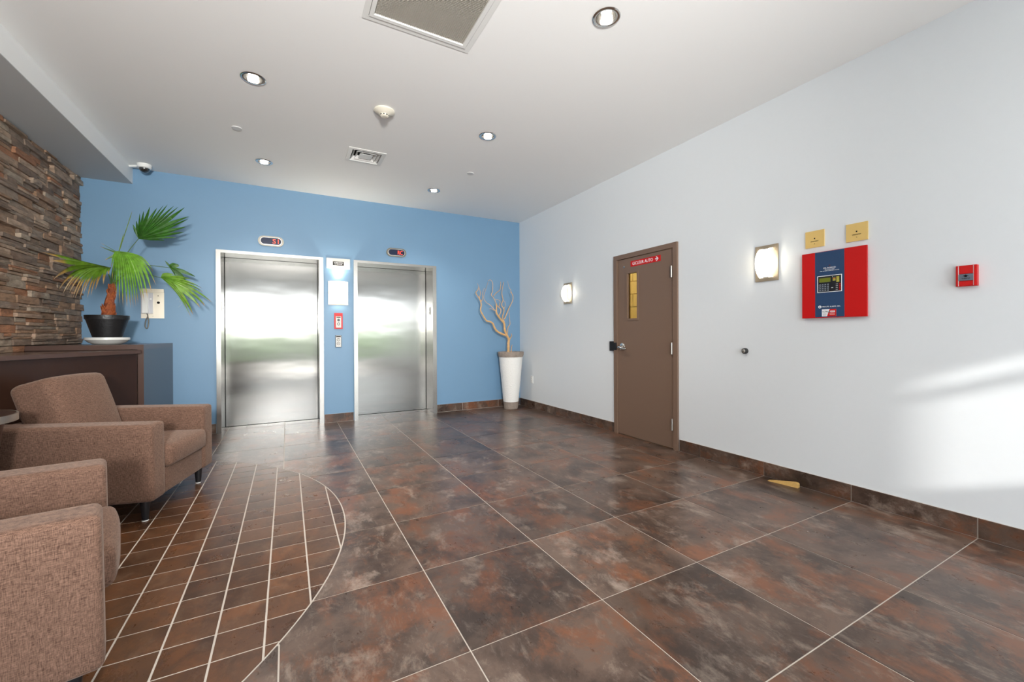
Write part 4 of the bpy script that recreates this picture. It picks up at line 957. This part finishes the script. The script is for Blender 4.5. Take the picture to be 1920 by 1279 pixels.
BRANCH = [[(3.029, 5.73, 0.847, 0.0234), (3.028, 5.727, 0.954, 0.0223), (3.026, 5.723, 1.013, 0.0211), (3.03, 5.72, 1.081, 0.0199), (2.996, 5.717, 1.139, 0.0187), (2.957, 5.713, 1.236, 0.0175), (2.945, 5.71, 1.323, 0.0163), (2.884, 5.707, 1.389, 0.0151), (2.829, 5.703, 1.455, 0.0139), (2.806, 5.7, 1.493, 0.0127)], [(2.998, 5.72, 1.135, 0.0176), (2.909, 5.716, 1.164, 0.0167), (2.821, 5.712, 1.207, 0.0158), (2.777, 5.708, 1.264, 0.0148), (2.749, 5.704, 1.321, 0.0139), (2.7, 5.7, 1.349, 0.013), (2.641, 5.696, 1.362, 0.0121), (2.588, 5.692, 1.432, 0.0112), (2.541, 5.688, 1.514, 0.0103), (2.55, 5.684, 1.589, 0.0094), (2.543, 5.68, 1.635, 0.0085), (2.516, 5.676, 1.69, 0.0076), (2.474, 5.672, 1.743, 0.0066), (2.458, 5.668, 1.779, 0.0057), (2.486, 5.664, 1.813, 0.0048), (2.5, 5.66, 1.855, 0.0039)], [(2.806, 5.7, 1.483, 0.0127), (2.812, 5.7, 1.569, 0.0103), (2.807, 5.7, 1.626, 0.0078)], [(2.828, 5.69, 1.445, 0.0068), (2.862, 5.695, 1.456, 0.0064), (2.887, 5.7, 1.538, 0.0061), (2.831, 5.705, 1.589, 0.0057), (2.775, 5.71, 1.702, 0.0053), (2.731, 5.715, 1.758, 0.0049), (2.754, 5.72, 1.807, 0.0045), (2.762, 5.725, 1.884, 0.0041), (2.76, 5.73, 1.951, 0.0037), (2.726, 5.735, 1.988, 0.0033), (2.691, 5.74, 1.968, 0.0029)], [(2.765, 5.7, 1.739, 0.0059), (2.818, 5.72, 1.791, 0.0051), (2.892, 5.74, 1.844, 0.0044), (2.914, 5.76, 1.915, 0.0037), (2.924, 5.78, 1.976, 0.0029)], [(2.955, 5.72, 1.343, 0.0088), (2.929, 5.731, 1.42, 0.0081), (2.963, 5.743, 1.537, 0.0074), (2.925, 5.754, 1.615, 0.0067), (2.959, 5.766, 1.694, 0.006), (2.943, 5.777, 1.792, 0.0053), (2.966, 5.789, 1.901, 0.0046), (2.989, 5.8, 1.977, 0.0039)], [(2.956, 5.72, 1.391, 0.0088), (2.991, 5.704, 1.478, 0.0078), (3.027, 5.688, 1.575, 0.0068), (3.074, 5.672, 1.672, 0.0059), (3.071, 5.656, 1.757, 0.0049), (3.019, 5.64, 1.812, 0.0039)], [(3.068, 5.66, 1.758, 0.0039), (3.043, 5.673, 1.845, 0.0033), (3.028, 5.687, 1.874, 0.0026), (3.003, 5.7, 1.981, 0.002)], [(3.014, 5.73, 1.169, 0.0068), (3.032, 5.743, 1.266, 0.0059), (3.072, 5.755, 1.316, 0.0049), (3.069, 5.768, 1.414, 0.0039), (3.07, 5.78, 1.503, 0.0029)], [(3.041, 5.73, 1.061, 0.0088), (3.071, 5.713, 1.12, 0.0072), (3.073, 5.697, 1.139, 0.0055), (3.054, 5.68, 1.168, 0.0039)], [(3.068, 5.72, 0.847, 0.0088), (3.069, 5.7, 0.954, 0.0059), (3.069, 5.68, 0.994, 0.0029)], [(2.548, 5.68, 1.645, 0.0049), (2.583, 5.7, 1.704, 0.0039), (2.587, 5.72, 1.771, 0.0029), (2.628, 5.74, 1.86, 0.002)], [(2.513, 5.67, 1.689, 0.0039), (2.522, 5.653, 1.772, 0.0033), (2.49, 5.637, 1.861, 0.0026), (2.462, 5.62, 1.904, 0.002)], [(2.796, 5.7, 1.512, 0.0049), (2.723, 5.724, 1.597, 0.0043), (2.662, 5.748, 1.644, 0.0037), (2.631, 5.772, 1.721, 0.0031), (2.674, 5.796, 1.839, 0.0025), (2.728, 5.82, 1.96, 0.002)], [(2.775, 5.7, 1.521, 0.0049), (2.713, 5.68, 1.542, 0.0039), (2.672, 5.66, 1.54, 0.0029)], [(2.849, 5.7, 1.57, 0.0049), (2.863, 5.683, 1.646, 0.0042), (2.844, 5.667, 1.673, 0.0036), (2.767, 5.65, 1.688, 0.0029)], [(2.961, 5.74, 1.557, 0.0039), (2.994, 5.76, 1.607, 0.0033), (2.999, 5.78, 1.658, 0.0026), (2.982, 5.8, 1.688, 0.002)]]

LEAFC = [((.035, .135, .012), (.03, .10, .01)), ((.16, .36, .03), (.20, .40, .06)), ((.13, .25, .02), (.10, .17, .03)), ((.17, .33, .03), (.12, .28, .03)), ((.05, .15, .02), (.04, .12, .01)), ((.20, .30, .07), (.14, .26, .04)), ((.16, .26, .08), (.12, .24, .05))]
M_pet = mat('petiole_green', (.05, .11, .03), .45)
for li, (Lf, (c1, c2)) in enumerate(zip(PALM, LEAFC)):
    H = Vector(Lf['pet'][-1])-org; tips = [Vector(p)-org for p in Lf['tips']]; br_, dp, jn = Lf['brown'], Lf['droop'], Lf['join']
    e = bmesh.new(); lay = e.verts.layers.float.new('along'); n = 12
    mean = sum(tips, Vector())/len(tips)
    def curve(T, t):
        mid = (H+T)/2+Vector((0, 0, dp))
        if dp > .1: mid = Vector((H.x+(T.x-H.x)*.72, H.y+(T.y-H.y)*.72, H.z+.01+.35*max(0, T.z-H.z)))
        elif dp > 0: mid += Vector((T.x-H.x, T.y-H.y, 0))*.18
        return H*(1-t)**2+mid*2*t*(1-t)+T*t*t
    nT = len(tips)
    for i, T in enumerate(tips):
        nb = [tips[j] for j in (i-1, i+1) if 0 <= j < nT]
        prevL = None
        for k in range(n+1):
            tt = k/n; c_ = curve(T, tt)
            sides = []
            for s, j in ((0, i-1), (1, i+1)):
                if 0 <= j < nT: d_ = (curve(tips[j], min(tt, jn))-curve(T, min(tt, jn)))*.5
                else:
                    o_ = curve(nb[0], min(tt, jn))-curve(T, min(tt, jn)); d_ = -o_*.5
                if d_.length > .030: d_ = d_.normalized()*.030
                if tt > jn: d_ = d_*(1-(tt-jn)/(1-jn))**.8
                d_ = d_+(d_.normalized() if d_.length > 1e-6 else Vector((0, 0, 0)))*.0004
                sides.append(c_+d_)
            nrm = (sides[1]-sides[0]).cross(T-H); nrm = nrm.normalized() if nrm.length > 1e-9 else Vector((0, -1, 0))
            cm = c_+nrm*min(.006, (sides[1]-sides[0]).length*.35)*(1 if dp >= 0 else -1)
            row = [e.verts.new(sides[0]), e.verts.new(cm), e.verts.new(sides[1])]
            for v in row: v[lay] = tt
            if prevL:
                e.faces.new((prevL[0], prevL[1], row[1], row[0])); e.faces.new((prevL[1], prevL[2], row[2], row[1]))
            prevL = row
    me = bpy.data.meshes.new('frond'); e.to_mesh(me); e.free(); me.materials.append(leaf_mat('palm_leaf', c1, c2, br_))
    fo = obj('frond', me, None, t)
    e = bmesh.new(); P = smooth_pts([Vector(p)-org for p in Lf['pet']], 5); tube(e, P, [.0055-.0025*k/(len(P)-1) for k in range(len(P))], 8); obj('petiole', e, M_pet, fo, smooth=True)
e = bmesh.new()
for k in range(16):
    a = Vector(PALM[k % 4]['tips'][rp.randrange(3, len(PALM[k % 4]['tips'])-2)])-org; H = Vector(PALM[k % 4]['pet'][-1])-org; s = H.lerp(a, rp.uniform(.45, .7)); d_ = (a-H).normalized()
    q = s+d_*.04+Vector((rp.uniform(-.03, .03), rp.uniform(-.03, .03), rp.uniform(.0, .05))); z_ = q+Vector((rp.uniform(-.04, .04), rp.uniform(-.03, .03), rp.uniform(-.05, .03)))
    tube(e, smooth_pts([s, (s+q)/2+Vector((0, 0, .01)), q, z_], 3), .0006, 4)
tag(obj('leaf_fibres', e, mat('pale_fibre', (.5, .5, .42), .6), t), kind='stuff')

# ================================================================ VASE WITH BRANCHES
VX, VY = 3.062, 5.715
t = thing('floor_vase', 'tall white textured cone vase with grey rim in the corner', 'vase', (VX, VY, 0))
def vr(z): return .108+(.192-.108)*(z/.885)
M_vw2 = mat('white_embossed_ceramic', (.84, .83, .80), .6, bump=.9, bscale=75)
M_vg = mat('raw_grey_clay', (.30, .245, .205), .85, noise=.3, nscale=25, bump=.8, bscale=60)
e = bmesh.new(); lathe(e, [(vr(z), z) for z in [.115+.695*k/24 for k in range(25)]], 64, cap=False)
for v in e.verts:
    a = math.atan2(v.co.y, v.co.x); s = .0018*math.sin(a*26+v.co.z*70)*math.sin(v.co.z*95+math.sin(a*9)*2); v.co.x *= 1+s/vr(v.co.z); v.co.y *= 1+s/vr(v.co.z)
obj('body', e, M_vw2, t, smooth=True)
e = bmesh.new(); lathe(e, [(.100, 0), (.107, .006), (vr(.06)+.001, .06), (vr(.116)+.0015, .116), (vr(.116)-.004, .1165)], 64); obj('clay_foot', e, M_vg, t, smooth=True)
e = bmesh.new(); lathe(e, [(vr(.81)-.003, .805), (vr(.81)+.006, .808), (.201, .84), (.203, .882), (.196, .886), (.186, .883), (.176, .78), (.14, .70)], 64); obj('clay_rim', e, M_vg, t, smooth=True)
t = thing('branch_bundle', 'pale twisted bare branches standing in the white vase', 'branches', (3.03, 5.73, .78))
bo = Vector((3.03, 5.73, .78)); M_wood = mat('peeled_willow_wood', (.60, .36, .16), .6, noise=.25, nscale=25, bump=.3, bscale=50)
for pts in BRANCH:
    P = smooth_pts([Vector(p[:3])-bo for p in pts], 4); R_ = []
    for i in range(len(pts)-1):
        for k in range(4): R_.append(pts[i][3]+(pts[i+1][3]-pts[i][3])*k/4)
    R_.append(pts[-1][3])
    R_ = [r*(1+.08*math.sin(i*1.7)) for i, r in enumerate(R_)]
    e = bmesh.new(); tube(e, P, R_, 8); obj('branch', e, M_wood, t, smooth=True)
